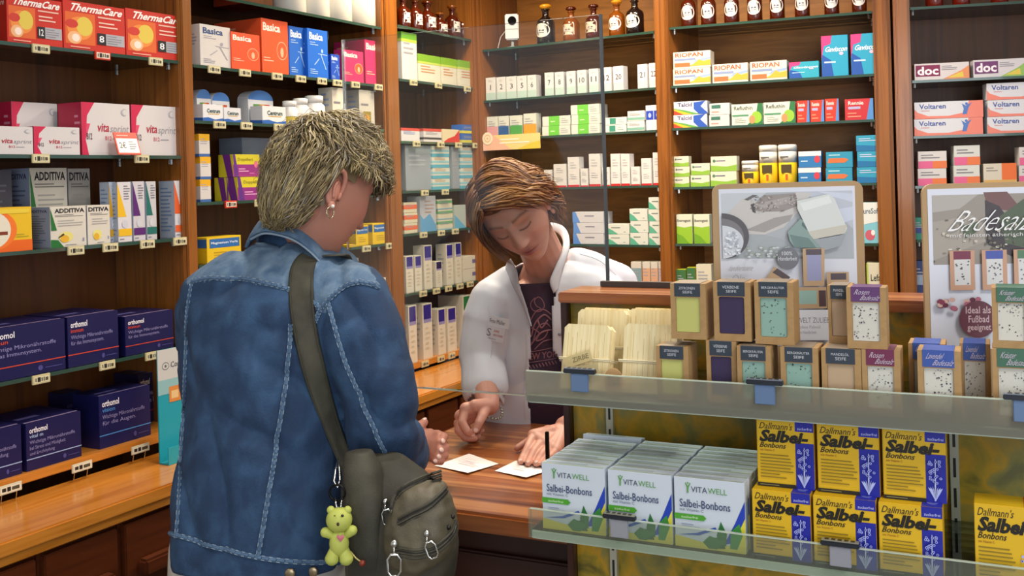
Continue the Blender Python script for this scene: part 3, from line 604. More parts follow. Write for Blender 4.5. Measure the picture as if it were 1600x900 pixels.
apoth(B4, 852, 12.5, 62, 7, 2.1195, 'brown apothecary bottle with oval label and yellow stopper, right of camera', DARKB, mat('#d9941c', .2))
apoth(B4, 892, 11.5, 58, 11, 2.1195, 'amber apothecary bottle with shield label, second right of the camera', AMBL, AMB, False, pap='#d8c4b4')
apoth(B4, 927, 11.5, 54, 7, 2.1195, 'amber apothecary bottle with shield label, third right of the camera', AMB, AMB, False, pap='#d8c4b4')
apoth(B4, 963, 11.5, 50, 0, 2.1195, 'amber apothecary bottle with yellow stopper, beside the darkest bottle', AMBL, mat('#d98f1c', .2))
apoth(B4, 991, 13, 47, -6, 2.1195, 'darkest apothecary bottle, next to the wooden post behind the pharmacist', DARKB, AMB)
for i, u in enumerate((1075, 1106, 1142, 1178, 1213, 1252, 1298, 1341)):
    apoth(B5, u, 12, 0, [-22, -24, -28, -30, -34, -38, -42, -46][i], 2.1265, 'brown bottle with oval label in the row of eight, ' + ['leftmost', 'second from left', 'third from left', 'fourth from left', 'fourth from right', 'third from right', 'second from right', 'rightmost'][i], lv=.5)
for u, lb in ((1458, 'left'), (1500, 'middle'), (1560, 'right')):
    apoth(B6, u, 14, 0, -60, 2.1285, f'reddish bottle at top right picture edge, {lb} of three', mat('#6a1a0c', .12, 0, key='redb', Coat_Weight=.6))
for i, (u, hw, vt, st) in enumerate(((629, 6.5, -6, AMBL), (648, 6.5, -4, AMBL), (667, 7.5, 2, AMB), (687, 6.5, 20, AMBL), (706, 6.5, 8, AMBL), (723, 8, 16, DARKB))):
    apoth(LW, u, hw, 0, vt, 2.1625, 'small amber bottle in the corner cabinet row, ' + ['leftmost', 'second from left', 'third from left', 'third from right', 'second from right', 'rightmost'][i], AMB, st, i > 4, lv=.5)
# security camera
t = empty('security_camera', B4.at(B4.px(801, 70, .05)[0], .05, 2.1195), B4.ang + rad(28)); tag(t, 'small white box security camera with black lens on top glass shelf', 'camera')
MB().lathe([(.028, 0), (.028, .004), (.01, .008), (.006, .01), (.006, .034)], mat('#9aa0a4', .3), n=16).build('stand', t, smooth=True)
mb = MB(); mb.box(-.028, -.02, .034, .028, .02, .140, mat('#dddee4', .35), .004); mb.box(-.027, -.0206, .076, .027, -.0199, .078, mat('#55555c')); mb.build('body', t)
lens = MB().lathe([(.0175, 0), (.0175, .004), (.013, .006), (.001, .004)], mat('#060608', .6, 0, Specular_IOR_Level=.05), n=20).build('lens', t)
lens.rotation_euler = (math.pi / 2, 0, 0); lens.location = (.002, -.0202, .112)
MB().tube([(-.024, .01, .08), (-.05, .01, .05), (-.062, .0, .0025)], .0016, mat('#c8c8cc')).build('cable', t)

# ------------------------------------------------------------ back wall goods
G = 'numbered white homeopathic cartons'
pl = ['leftmost', 'second', 'third', 'fourth', 'fifth']
for i, (u0, u1, v, n) in enumerate(((759, 774, 121, '1'), (776, 790, 120, '2'), (791, 807, 119, '3'), (808, 823, 118, '5'), (824, 838, 117, '6'), (851, 865, 113, '7'), (867, 881, 112, '8'), (885, 899, 111, '9'), (902, 916, 109, '10'), (920, 935, 107, '11'), (940, 955, 105, '12'), (958, 974, 103, '20'), (996, 1011, 100, '21'), (1014, 1028, 98, '22'))):
    carton(B4, 1.907, u0, u1, v, '#d6d4d6', art_num(n), f'small white carton numbered {n} in the long white row', .012, .04, group=G)
for u0, u1, v, c, nm in ((761, 778, 182, '#d39aa0', 'pink'), (779, 795, 181, '#2c5c9c', 'blue'), (797, 816, 180, '#4c9c54', 'green'), (818, 838, 177, '#dd9a3c', 'orange')):
    carton(B4, 1.747, u0, u1, v, '#d2d4cc', art_bands((0, .55, c)), f'white and {nm} carton standing in the yellow display tray', .02, .04, group='cartons in the display tray')
a0, _ = B4.px(757, 210, 0); a1, _ = B4.px(846, 210, 0)
t = empty('display_tray', B4.at(a0, 0, 1.7475), B4.ang); tag(t, 'cream and yellow cardboard display tray with round emblem above pharmacist head', 'display tray')
mb = MB(); w = a1 - a0; mb.box(0, -.012, -.05, w, -.009, .012, mat('#e6cf8c'), .0006); mb.box(0, -.009, .0003, w, .01, .002, mat('#e6cf8c'))
paint(mb, [P_('#e9b6a0', (0, 0), (.5, .0), (.2, 1), (0, 1)), P_('#dcc04a', (.6, 0), (1, 0), (1, .5), (.85, .4)), L_(.3, .35, .85, .8, 2, '#f4ece0'), ], ((0, -.012, -.05), (w, 0, 0), (0, 0, .062), (0, -1, 0))); mb.build('tray', t)
mb = MB(); paint(mb, [C_(0, 0, .026, .026, '#efdcc0', 28), C_(0, 0, .016, .016, '#d9b48c', 28), C_(0, 0, .012, .012, '#efdcc0', 28), C_(0, 0, .005, .005, '#d9b48c')], ((.024, -.0135, .0), (1, 0, 0), (0, 0, 1), (0, -1, 0)), 0, .0002); mb.build('round_emblem', t)
GG = {'F': [R_(.24, 0, .62, 1, '#6cc23c'), L_(.3, .3, .56, .6, 1, '#c8e8b0'), L_(.68, .2, .95, .8, 3, '#b0b4b8')], 'L': []}
carton(B4, 1.747, 847, 891, 181, '#d4d6d0', GG, 'white carton with bright green band, @ of the stack of two', .012, .07, n=2)
carton(B4, 1.747, 892, 937, 163, '#d4d6d0', GG, 'white carton with bright green band, @ of the stack of three', .012, .07, n=3)
carton(B4, 1.747, 945, 979, 183, '#d2d6d2', {'F': [R_(.22, .1, .5, .9, '#3c8c78'), L_(.6, .2, .9, .8, 2, '#a8b8b4')]}, 'flat white carton with teal square, @ of two', .012, .06, n=2)
carton(B4, 1.747, 980, 1007, 173, '#cfd2d0', art_bands((.1, .35, '#7caa9c')), 'white carton with grey-green band, @ of two left of blue', .012, .06, n=2)
carton(B4, 1.747, 1009, 1034, 164, '#cdcfd8', {'F': [R_(.02, .42, .48, .78, '#2340ac'), R_(.52, .42, .98, .78, '#2340ac'), C_(.25, .6, .1, .1, '#9fb0dc'), C_(.75, .6, .1, .1, '#9fb0dc')]}, 'white carton with two blue squares beside the post', .012, .06)
G = 'plain white cartons with red feet'
for i, (u0, u1, v) in enumerate(((850, 863, 265), (865, 885, 256), (887, 905, 245), (907, 919, 263), (920, 938, 240), (941, 953, 261), (954, 969, 240), (970, 984, 240), (986, 1000, 260), (1002, 1018, 247), (1020, 1034, 238))):
    carton(B4, 1.539, u0, u1, v, '#d2cfcf', art_white_red(), 'plain white carton with red foot behind the pharmacist, ' + ['partly under the hair, leftmost', 'second from left, beside hair', 'third from left', 'short one, fourth from left', 'tall one left of the glass edge', 'short one right of the glass edge', 'left of the tall pair', 'right of the tall pair', 'short, third from right', 'second from right', 'rightmost and tall, by the post'][i], .012, .04, group=G)
carton(B4, 1.313, 895, 943, 331, '#cfcdd4', {'F': [P_('#5f8fd8', (0, 0), (.25, 0), (.1, 1), (0, 1)), L_(.4, .5, .9, .75, 1, '#77748c')]}, 'white and blue carton, @ of the stack above the white shoulder', .012, .08, n=3)
carton(B4, 1.313, 948, 983, 350, '#cfd3cc', art_mint(), 'mint green carton in the lowest stack, @ one', .012, .07, n=2)
carton(B4, 1.313, 984, 1012, 326, '#cfd3cc', art_mint(), 'mint green carton in the middle-height stack, @ one', .012, .07, n=3)
carton(B4, 1.313, 1013, 1039, 308, '#cfd3cc', art_mint(), 'mint green carton in the tallest stack by the post, @ one', .012, .07, n=4)
for u0, u1, c, lb in ((986, 1002, '#7c98a0', 'grey-blue'), (1004, 1016, '#d0a080', 'peach, left'), (1017, 1028, '#d0a080', 'peach, right'), (1029, 1040, '#b8a8b0', 'pale mauve')):
    carton(B4, 1.13, u0, u1, 409, '#cdc6bc', art_bands((0, .25, '#3c5ca0'), (.25, .8, c), (.05, .2, '#d8603c') if 'p' in lb else (0, .02, '#444')), f'slim carton with blue foot right of the coat shoulder, {lb}', .012, .05)
G = 'white and orange stomach remedy cartons'
carton(B5, 1.908, 1051, 1110, 80, '#d9d0c0', art_riopan(), 'white and orange carton with red heading, @ of the pair', .012, .07, n=2, group=G)
carton(B5, 1.908, 1113, 1169, 99, '#d9d0c0', art_riopan(), 'white and orange carton with red heading, single, next to the pair', .012, .07, group=G)
carton(B5, 1.908, 1172, 1230, 95, '#d9d0c0', art_riopan(), 'white and orange carton with red heading, single, next to turquoise', .012, .07, group=G)
G = 'turquoise cartons'
carton(B5, 1.908, 1233, 1280, 96, '#2a9cb4', art_gavi(), 'low turquoise carton with pink corner', .012, .06, group=G)
carton(B5, 1.908, 1283, 1325, 55, '#2496b8', art_gavi(), 'tall turquoise carton with pink corner, left of two', .012, .06, group=G)
carton(B5, 1.908, 1329, 1373, 52, '#2496b8', art_gavi(), 'tall turquoise carton with pink corner, right of two', .012, .06, group=G)
carton(B5, 1.750, 1052, 1105, 158, '#cbccd4', art_talcid(), 'white carton with rainbow corner and blue wave, @ of two', .012, .07, n=2)
carton(B5, 1.750, 1108, 1140, 161, '#c3c6c4', {'F': [R_(.1, .55, .55, .85, '#3a6a5c'), L_(.1, .1, .7, .4, 1, '#c08a80')]}, 'small white and dark green carton, @ of two', .012, .06, n=2)
carton(B5, 1.750, 1143, 1192, 162, '#d0d2c4', art_reflu(), 'white carton with green apple, left of two', .012, .06)
carton(B5, 1.750, 1193, 1243, 159, '#d0d2c4', art_reflu(), 'white carton with green apple, right of two', .012, .06)
for u0, u1, v, lb in ((1245, 1265, 157, 'leftmost of three'), (1266, 1288, 156, 'middle of three'), (1289, 1311, 154, 'rightmost of three')):
    carton(B5, 1.750, u0, u1, v, '#cf3a28', art_red(), f'small red and blue carton, {lb} beside the apple cartons', .012, .05)
carton(B5, 1.750, 1320, 1365, 154, '#b82c34', art_red(), 'wider dark red and blue carton standing alone', .012, .05)
G = 'white and light green cartons'
carton(B5, 1.530, 1053, 1077, 244, '#d2d0bc', art_greenleaf(), 'small white and green carton by the post, @ of three', .02, .05, n=3, group=G)
carton(B5, 1.530, 1079, 1109, 255, '#d2d0bc', art_greenleaf(), 'white and green carton in the lower pair, @ one', .012, .05, n=2, group=G)
carton(B5, 1.530, 1110, 1151, 244, '#d2d0bc', art_greenleaf(), 'larger white and green carton left of yellow cans, @ one', .012, .06, n=2, group=G)
for u, hw, vt, lb in ((1172, 13, 251, 'short yellow and white can left of two tall ones'), (1200, 14, 227, 'tall yellow and white can, left of two'), (1230, 14.5, 226, 'tall yellow and white can, right of two')):
    a, zt = B5.px(u, vt, .05); r = B5.px(u + hw, vt, .05)[0] - a; h = zt - 1.530
    t = empty('powder_can', B5.at(a, .05, 1.530), B5.ang); tag(t, lb, 'can', 'yellow and white powder cans')
    MB().lathe([(r * .97, 0), (r, .002), (r, h * .55)], mat('#dcb41a', .35), n=26).build('body', t, smooth=True)
    MB().lathe([(r, h * .5501), (r, h * .84)], mat('#d8d5cc', .35), n=26).build('upper_body', t, smooth=True)
    MB().lathe([(r * 1.03, h * .841), (r * 1.03, h * .97), (r * .92, h)], mat('#dddad2', .35), n=26).build('lid', t, smooth=True)
    mb = MB(); mb.box(-r * .6, -r * 1.03, h * .3, r * .5, -r * .75, h * .5, mat('#4a3c1c')); mb.box(-r * .15, -r * 1.035, h * .12, r * .1, -r * .9, h * .26, mat('#c8541c')); mb.box(-r * .7, -r * 1.02, h * .68, r * .2, -r * .7, h * .71, mat('#5c5a58')); mb.build('printed_label', t)
carton(B5, 1.530, 1247, 1283, 236, '#2c72ac', {'F': [R_(0, .7, 1, 1, '#ccd4dc'), C_(.82, .5, .13, .22, '#c83c4c'), L_(.1, .3, .6, .5, 1, '#b8d0e4')]}, 'blue and white carton with red dot, @ of two', .012, .06, n=2)
carton(B5, 1.530, 1290, 1332, 237, '#2c8cac', {'F': [P_('#cf6c3c', (.05, .3), (.7, .3), (.85, .5), (.7, .6), (.1, .6)), L_(.1, .7, .8, .9, 1, '#a8d0dc')]}, 'teal carton with orange patch, @ of two', .012, .06, n=2)
carton(B5, 1.530, 1338, 1381, 211, '#2e94b4', {'F': [L_(.1, .6, .8, .85, 2, '#c8c8e0'), P_('#1e6ca0', (0, 0), (1, 0), (1, .3), (0, .4))]}, 'bright teal carton, @ of the stack of three by the post', .012, .06, n=3)
LG = {'F': [P_('#8cb82c', (0, 0), (1, 0), (1, .6), (.5, .55), (0, .6)), T_('Iberogast', .05, .72, .9, .84, '#4c4c48'), P_('#6ca024', (0, 0), (.8, 0), (.4, .25), (0, .35))]}
carton(B5, 1.319, 1057, 1082, 335, '#d0d4c0', LG, 'lime green and white carton, left of two beside the poster', .012, .05)
carton(B5, 1.319, 1084, 1109, 335, '#d0d4c0', LG, 'lime green and white carton, right of two beside the poster', .012, .05)
carton(B5, 1.319, 1346, 1378, 316, '#7cbccc', {'F': [P_('#d8dcd8', (0, .45), (1, .55), (1, 1), (0, 1)), T_('ureSoft', .1, .72, .9, .86, '#3c4c64'), C_(.4, .2, .25, .13, '#c45c6c'), C_(.55, .26, .1, .07, '#e4e0dc')]}, 'pale blue carton with red blossom right of the first poster', .012, .06)
carton(B5, 1.12, 1354, 1386, 411, '#d3cdb4', {'F': [T_('Lefax', .2, .52, .85, .7, '#3c4438'), P_('#a9c04c', (0, 0), (.08, 0), (.08, 1), (0, 1))]}, 'cream carton right of the first poster, low by the post', .012, .06)
for u0, u1, v, c, lb in ((1057, 1072, 421, '#c0c42c', 'yellow-green, left'), (1073, 1087, 418, '#c8bc20', 'yellow-green, right'), (1088, 1112, 413, '#cfc9b4', 'cream')):
    carton(B5, 1.12, u0, u1, v, c, art_bands((.4, 1, '#3c6c3c')) if 'y' in lb[:3] else art_bands((0, .1, '#aaa')), f'small carton above the lemon soap box, {lb}', .012, .05)
carton(B6, 1.877, 1429, 1515, 98, '#d0c8c8', art_doc('#7c1c48', '#d88a5c'), 'long white carton with large dark red lettering block, left of two', .012, .05)
carton(B6, 1.877, 1521, 1604, 92, '#cdc8cc', art_doc('#6c3468', '#8cb45c'), 'long white carton with large purple lettering block, right of two', .012, .05)
carton(B6, 1.686, 1428, 1536, 158, '#d2d2d8', art_volt(), 'long white and coral carton, @ of two', .012, .06, n=2)
carton(B6, 1.686, 1542, 1650, 128, '#d2d2d8', art_volt(), 'long white and coral carton, @ of three at right edge', .012, .06, n=3)
PO = {'F': [R_(0, 0, .6, .42, '#d8608c'), R_(.5, 0, 1, .42, '#dd7440'), L_(.1, .55, .8, .85, 2, '#77777c')]}
carton(B6, 1.515, 1434, 1479, 236, '#cfcac8', PO, 'white, pink and orange carton above second poster corner, @ one', .012, .06, n=2)
carton(B6, 1.515, 1490, 1531, 227, '#cfcfca', PO, 'white and orange carton of the taller middle stack, @ one', .012, .06, n=2)
carton(B6, 1.515, 1537, 1589, 255, '#cfc6b4', {'F': [R_(.55, .2, 1, 1, '#e06c2c'), R_(0, 0, 1, .2, '#cfa45c'), L_(.08, .6, .45, .85, 2, '#8c8880')]}, 'flat white and orange carton right of the taller stack', .012, .06)
carton(B6, 1.515, 1592, 1640, 229, '#cfcac8', PO, 'white and orange carton at right picture edge, @ of two', .012, .06, n=2)
carton(B6, 1.33, 1424, 1450, 340, '#2c7c6c', art_bands((.3, .6, '#2c3c7c')), 'green carton peeking out left of the second poster', .012, .06)
carton(B6, 1.14, 1424, 1450, 408, '#2c3c6c', art_bands((.3, .6, '#8c9cb4')), 'dark blue carton peeking out low left of the second poster', .012, .06)

# ------------------------------------------------------------ serving counter
t = empty('serving_counter', DP.at(0), DP.ang); tag(t, 'wooden serving counter with striped brown worktop between the two women', 'counter')
MB().box(-.652, .345, .912, 2.3, 1.03, .95, WOODC, .006).build('worktop', t)
MB().box(-.60, .40, .08, 2.28, .98, .911, WOODCD).build('body', t)
for k in range(5):
    MB().box(-.59 + k * .56, .385, .12, -.59 + k * .56 + .53, .3995, .86, WOODCD, .004).build('front_panel', t)
MB().box(-.59, .41, .0, 2.2, .96, .0795, WOODCD).build('plinth', t)
def card(pts, label, art, name='note_card'):
    P = [onz(u, v, .952) for u, v in pts]; mb = MB()
    bot = [Vector((p.x, p.y, .9505)) for p in P]; top = [Vector((p.x, p.y, .9512 + (.004 if k in (1, 3) else 0))) for k, p in enumerate(P)]
    mb.add([Vector((p.x, p.y, q.z - .0006)) for p, q in zip(P, top)] + top, [(3, 2, 1, 0), (4, 5, 6, 7), (0, 1, 5, 4), (1, 2, 6, 5), (2, 3, 7, 6), (3, 0, 4, 7)], mat('#efebe8', .6))
    paint(mb, art, (top[0], top[3] - top[0], top[1] - top[0], (0, 0, 1)), .004)
    tag(mb.build(name), label, 'paper')
card([(679, 727), (733, 711), (779, 724), (731, 741)], 'white paper card lying in front of the customer hand on counter', [L_(.3, .35, .85, .65, 3, '#d8c4c8')])
card([(773, 735), (806, 722), (868, 731), (822, 748)], 'white paper card lying under the pharmacist fingertips', [L_(.3, .35, .7, .65, 2, '#d8d0d0')])

# ------------------------------------------------------------ glass guard
t = empty('glass_guard', DP.at(0, .62), DP.ang); tag(t, 'large clear glass guard above the counter with dark right edge', 'glass guard')
g0, g1, gz0, gz1 = -.745, -.112, 1.117, 1.912
MB().box(g0, -.003, gz0, g1, .003, gz1, GLASS).build('glass_pane', t)
MB().box(g1 + .0002, -.004, gz0 - .01, g1 + .0055, .004, gz1, mat('#4a5156', .4)).build('edge_strip', t)
mb = MB(); mb.box(g0, -.003, gz0 - .0032, g1, .003, gz0 - .0002, GEDGEL); mb.build('lower_edge', t)
mb = MB(); mb.box(g0 - .0022, -.003, gz0, g0 - .0002, .003, gz1, GEDGEL); mb.build('side_edge', t)
for a in (g1 - .03,):
    MB().box(a, -.012, .9505, a + .04, .012, .958, CHROME, .002).build('foot_plate', t)
    MB().lathe([(.007, .0085), (.007, gz0 - .0035 - .9505)], CHROME, (a + .02, 0, .9505), 12).build('post', t)

# ------------------------------------------------------------ goods display in front of the counter
UP, LO = 1.2625, 1.0630
t = empty('display_rack', DP.at(0), DP.ang); tag(t, 'display rack with marbled yellow back and two lipped glass shelves of sweets and soaps', 'display rack')
a_l = DP.px(897, 700, .26)[0]; a_e = 1.45
MB().box(a_l, .262, .25, a_e, .275, 1.366, MARB).build('back_panel', t)
MB().box(a_l - .012, .245, .02, a_l - .0005, .335, 1.366, WOODCD, .001).build('side_panel', t)
MB().box(a_l - .012, .235, 1.3665, a_e, .345, 1.384, WOODC, .002).build('cap_board', t)
MB().box(a_l + .03, .33, 1.3845, .16, .343, 1.394, mat('#3a3432', .4)).build('cable_rail', t)
MB().box(a_l, .05, .02, a_e, .26, .249, WOODCD).build('base_box', t)
for u in (953, 1490):
    a = DP.px(u, 670, .255)[0]; mb = MB(); mb.box(a - .006, .254, .26, a + .006, .2618, 1.25, mat('#b9b7a4', .35, .4))
    for k in range(22): mb.box(a - .0018, .2532, .29 + k * .044, a + .0018, .2545, .318 + k * .044, mat('#17140f'))
    mb.build('slotted_rail', t)
for z, lm, lh in ((UP, FROST, 1.2965), (LO, SATIN, 1.0945)):
    s = MB().box(-.013, .003, z - .009, a_e, .2535, z, GLASS if 0 else SHGLASS).build('glass_shelf', t)
    MB().box(-.013, -.0005, z - .0125, a_e, .0028, z - .0005, GEDGEL, .001).build('front_edge', s)
    MB().box(-.0155, .003, z - .010, -.0132, .2535, z, GEDGE).build('side_edge', s)
    MB().box(-.013, -.0045, z - .010, a_e, -.0007, lh, lm).build('front_lip', s)
    MB().box(-.013, -.0045, lh + .0001, a_e, -.0007, lh + .0016, GEDGEL).build('lip_edge', s)
    MB().box(-.0158, -.0045, z - .010, -.0132, .0028, lh, SATIN).build('side_lip', s)
def clip(u, v, lh, label, blue=True):
    a = DP.px(u, v, -.006)[0]
    t = empty('price_holder', DP.at(a, -.005, lh), DP.ang); tag(t, label, 'price holder', 'price holders on the display lips')
    mb = MB(); mb.box(-.024, -.006, .002, .024, .004, .008, mat('#20242c', .3), .001); mb.box(-.023, -.0045, .0081, .023, .0035, .0095, mat('#9a9684' if not blue else '#7c828c', .3, .3))
    for k in range(5): mb.box(-.019 + k * .008, -.003, .0096, -.014 + k * .008, .002, .0100, mat('#2b2820'))
    mb.build('label_bar', t)
    MB().box(-.0135, -.004, -.024, .0135, -.001, .0018, mat('#5d7598' if blue else '#8f8f98', .35), .001).build('tab', t)
clip(906, 585, 1.2965, 'blue-grey price holder clipped on the upper lip below wooden bundles')
clip(1195, 603, 1.2965, 'blue-grey price holder clipped on the upper lip, middle one')
clip(1602, 625, 1.2965, 'blue-grey price holder clipped on upper lip at right edge')
clip(968, 812, 1.0945, 'beige price holder clipped on lower lip before white sweet cartons', False)
clip(1313, 858, 1.0945, 'silver price holder clipped on lower lip before yellow cartons', False)

# white and blue sweet cartons, three columns of eight
VW = {'F': [P_('#1f3fae', (1, .74), (1, .18), (.7, .1), (.86, .42)), P_('#d9cf3c', (1, .5), (1, .0), (.9, 0), (.93, .35)), P_('#d4c84a', (0, 0), (1, 0), (1, .1), (.5, .08), (0, .16)), P_('#2f55b4', (.05, .17), (.35, .19), (.6, .3), (.58, .33), (.32, .22)), 
    P_('#2c7034', (.62, .08), (.6, .22), (.66, .42), (.74, .25), (.73, .08)), P_('#3c8a3c', (.78, .05), (.8, .3), (.92, .42), (.96, .25), (.88, .05)), P_('#276230', (.55, .03), (.57, .18), (.66, .2), (.72, .04)), P_('#35783a', (.4, .1), (.5, .2), (.72, .14), (.6, .02), (.48, .02)),
    T_('VITA', .25, .80, .48, .88, '#3c4a5c', 0, .0), T_('WELL', .49, .80, .76, .88, '#5c9a4c', 0, 0), P_('#5c9a4c', (.19, .78), (.21, .78), (.215, .86), (.245, .92), (.235, .93), (.205, .88), (.175, .93), (.165, .92), (.19, .86)), C_(.205, .925, .012, .012, '#5c9a4c'),
    T_('Salbei-Bonbons', .08, .575, .8, .69, '#36456c', 0, .008), T_('mit Vitamin C', .08, .52, .42, .56, '#56627f', 0, 0), P_('#4c9c2c', (0, .40), (.42, .40), (.46, .44), (.42, .48), (0, .48)), T_('zuckerfrei', .1, .42, .34, .455, '#dcecc8', 0, 0), L_(.1, .28, .38, .35, 2, '#8f9cb4')],
    'T': [R_(.02, .02, .98, .12, '#b9c07c'), R_(.05, .3, .7, .6, '#b4bfc8')], 'R': [R_(.1, 0, .9, .1, '#b9bf6c'), R_(.2, .2, .8, .7, '#9cb0c8')]}
hV = DP.px(896, 728, .012)[1] - LO
cols = []
for (u0, u1, nm) in ((847, 945, 'left'), (950, 1049, 'middle'), (1053, 1163, 'right')):
    a0 = DP.px(u0, 760, .012)[0]; a1 = DP.px(u1, 760, .012)[0]; me = carton_mesh(a1 - a0, .0205, hV, '#c9d1dc', VW).mesh('sweet_carton')
    for k in range(8):
        o = bpy.data.objects.new('sweet_carton', me); COL.objects.link(o); o.location = DP.at(a0 + (.001 if k % 2 else 0), .012 + .0213 * k, LO + .0002); o.rotation_euler = (0, 0, DP.ang)
        if k == 7 and nm == 'left': o.rotation_euler = (rad(-9), 0, DP.ang); o.location = DP.at(a0, .167, LO + .0035)
        pos = ['front', 'second from front', 'third from front', 'fourth from front', 'fifth from front', 'third from back', 'second from back', 'rearmost'][k]
        tag(o, f'white and blue sage sweet carton in the {nm} column, {pos}', 'box', 'white sage sweet cartons in three columns')
a1 = DP.px(1172, 800, .06)[0]
carton(DP, LO, 1166, 1176, 752, '#c3ccd8', {'F': [R_(0, .3, 1, .8, '#3858a8')]}, 'slim white and blue carton standing between white and yellow sweets', .05, .10)

# yellow and blue sweet cartons
rnd = random.Random(4)
bot = [P_('#c8d0f0', (.81, .03), (.835, .03), (.84, .62), (.83, .62))]
for i in range(26):
    y = .28 + .34 * rnd.random(); x = .83 + rnd.uniform(-.1, .1); bot.append(C_(x, y, .023, .019, '#a8b0e8', 7)); bot.append(C_(x, y, .013, .011, '#2228a0', 6))
for sx in (-1, 1):
    for q in (.035, .07, .1): bot.append(P_('#b0b8e8', (.83, .04), (.83 + sx * q, .2), (.83 + sx * (q + .012), .26 - q * .3), (.83 + sx * q * .6, .2)))
DA = {'F': [R_(.68, 0, 1, .68, '#1c2298'), R_(.68, .85, 1, 1, '#1c2298'), T_('zuckerfrei', .72, .875, .97, .915, '#c8ccf0', 0, 0), T_("Dallmann's", .05, .86, .62, .96, '#2c2112', .25, .0), T_('Salbei-', .04, .665, .88, .85, '#191408', .3, .045), T_('Bonbons', .05, .58, .5, .66, '#2c2112', .3, .012), T_('mit Vitamin C', .06, .53, .32, .56, '#8c3a1c', 0, 0), L_(.06, .12, .66, .5, 8, '#8c7418', 5), R_(0, 0, .68, .055, '#1c1a14'), L_(.05, .015, .6, .04, 1, '#8c8458')] + bot,
      'T': [R_(.68, 0, 1, 1, '#2a30a8'), C_(.84, .5, .1, .3, '#6c74c4')], 'L': []}
hD = DP.px(1222, 768, .012)[1] - LO
for row in (0, 1):
    for i, (u0, u1) in enumerate((((1176, 1268), (1271, 1370), (1373, 1474)), ((1183, 1273), (1277, 1375), (1379, 1479)))[row]):
        off = (.012, .03)[row]; vv = 820 if not row else 710
        a0 = DP.px(u0, vv, off)[0]; a1 = DP.px(u1, vv, off)[0]
        me = carton_mesh(a1 - a0 - .001, .045, hD - .0004, '#d9ae18', DA, .001).mesh('sweet_carton')
        o = bpy.data.objects.new('sweet_carton', me); COL.objects.link(o); o.location = DP.at(a0, off, LO + .0002 + row * hD); o.rotation_euler = (0, 0, DP.ang + rad((.6, -.5, .3)[i]) * (row or -.5))
        tag(o, f"yellow and blue sage sweet carton, {'upper' if row else 'lower'} row, {['left', 'middle', 'right'][i]} of three", 'box', 'yellow sage sweet cartons')
DA2 = {'F': [p for p in DA['F'][3:14]] + [R_(.9, 0, 1, .9, '#b8401c')], 'T': [R_(.8, 0, 1, 1, '#b8401c')]}
carton(DP, LO, 1522, 1622, 790, '#d9ae18', DA2, 'yellow and red sage sweet carton alone at the right edge', .012, .045, name='sweet_carton')

# soaps and bath salts in kraft cartons
def soap(u0, u1, vt, vb, off, band, lines, soapc, label, specks=None, d=.05, script=False, z0=None, top=None):
    vm = vt + 40
    a0 = DP.px(u0, vm, off)[0]; a1 = DP.px(u1, vm, off)[0]; um = (u0 + u1) / 2; zt = DP.px(um, vt, off)[1]
    if z0 is None: z0 = UP
    h = zt - z0 - .0004; w = a1 - a0
    t = empty('soap_carton', DP.at(a0, off, z0 + .0003), DP.ang); tag(t, label, 'soap box', 'kraft cartons of soap and bath salt')
    b = MB(); b.box(0, .0065, 0, w, d, h, KRAFT, .0006)
    wx0, wx1, wz0, wz1 = w * .14, w * .83, h * .12, h * .75
    for q in ((0, 0, wx0, h), (wx1, 0, w, h), (wx0, 0, wx1, wz0), (wx0, wz1, wx1, h)): b.box(q[0], 0, q[1], q[2], .0066, q[3], KRAFT)
    r = w * .06                                   # rounded window corners
    for cx, cz, sx, sz in ((wx0, wz0, 1, 1), (wx1, wz0, -1, 1), (wx0, wz1, 1, -1), (wx1, wz1, -1, -1)):
        pts = [(cx, cz)] + [(cx + sx * r * (1 - math.sin(k * math.pi / 8)), cz + sz * r * (1 - math.cos(k * math.pi / 8))) for k in range(5)]
        b.add([(x, .0002, z) for x, z in pts], [tuple(range(6))], KRAFT)
    b.build('carton', t)
    s = MB(); s.box(wx0 + .0003, .0025, wz0 + .0003, wx1 - .0003, .0064, wz1 - .0003, mat(soapc, .5 if not specks else .6))
    if specks:
        rnd = random.Random(hash(label) % 999 if 0 else len(label) * 7 + int(u0))
        arts = []
        for k in range(specks[1]):
            x, y, q = rnd.uniform(.06, .94), rnd.uniform(.04, .96), rnd.uniform(.012, .035)
            if specks[2] and rnd.random() < .5: y = 1 - (1 - y) * .3
            an = rnd.uniform(0, 3); arts.append(P_(specks[0][k % len(specks[0])], *[(min(.98, max(.02, x + q * rnd.uniform(.4, 1.2) * math.cos(an + j * 1.05) * 1.3)), min(.98, max(.02, y + q * rnd.uniform(.3, .9) * math.sin(an + j * 1.05)))) for j in range(6)]))
        paint(s, arts, ((wx0, .0025, wz0), (wx1 - wx0, 0, 0), (0, 0, wz1 - wz0), (0, -1, 0)), .0001, .00002)
    s.build('soap_bar' if not script else 'bath_salt', t)
    g = MB(); bx0, bx1, bz = w * .12, w * .85, h * .765
    g.box(bx0, -.0006, bz, bx1, -.0001, h + .0002, mat(band, .5)); g.box(bx0, -.0006, h + .0001, bx1, d * .98, h + .0006, mat(band if script else '#8a7a68', .5))
    fr = ((bx0, -.0006, bz), (bx1 - bx0, 0, 0), (0, 0, h - bz), (0, -1, 0))
    if script: paint(g, [T_(lines[0], .1, .5, .6, .85, '#c9bccc', .8, -.005), T_(lines[1], .3, .12, .92, .45, '#c9bccc', .8, -.005)], fr)
    else: paint(g, [T_(lines[0], .1 if len(lines[0]) > 8 else .18, .55, .9 if len(lines[0]) > 8 else .8, .75, '#c9ccd4', 0, -.003), T_(lines[1], .32, .25, .7, .45, '#c9ccd4', 0, -.003)], fr)
    g.build('label_band', t)
    return t, z0 + h + .0005
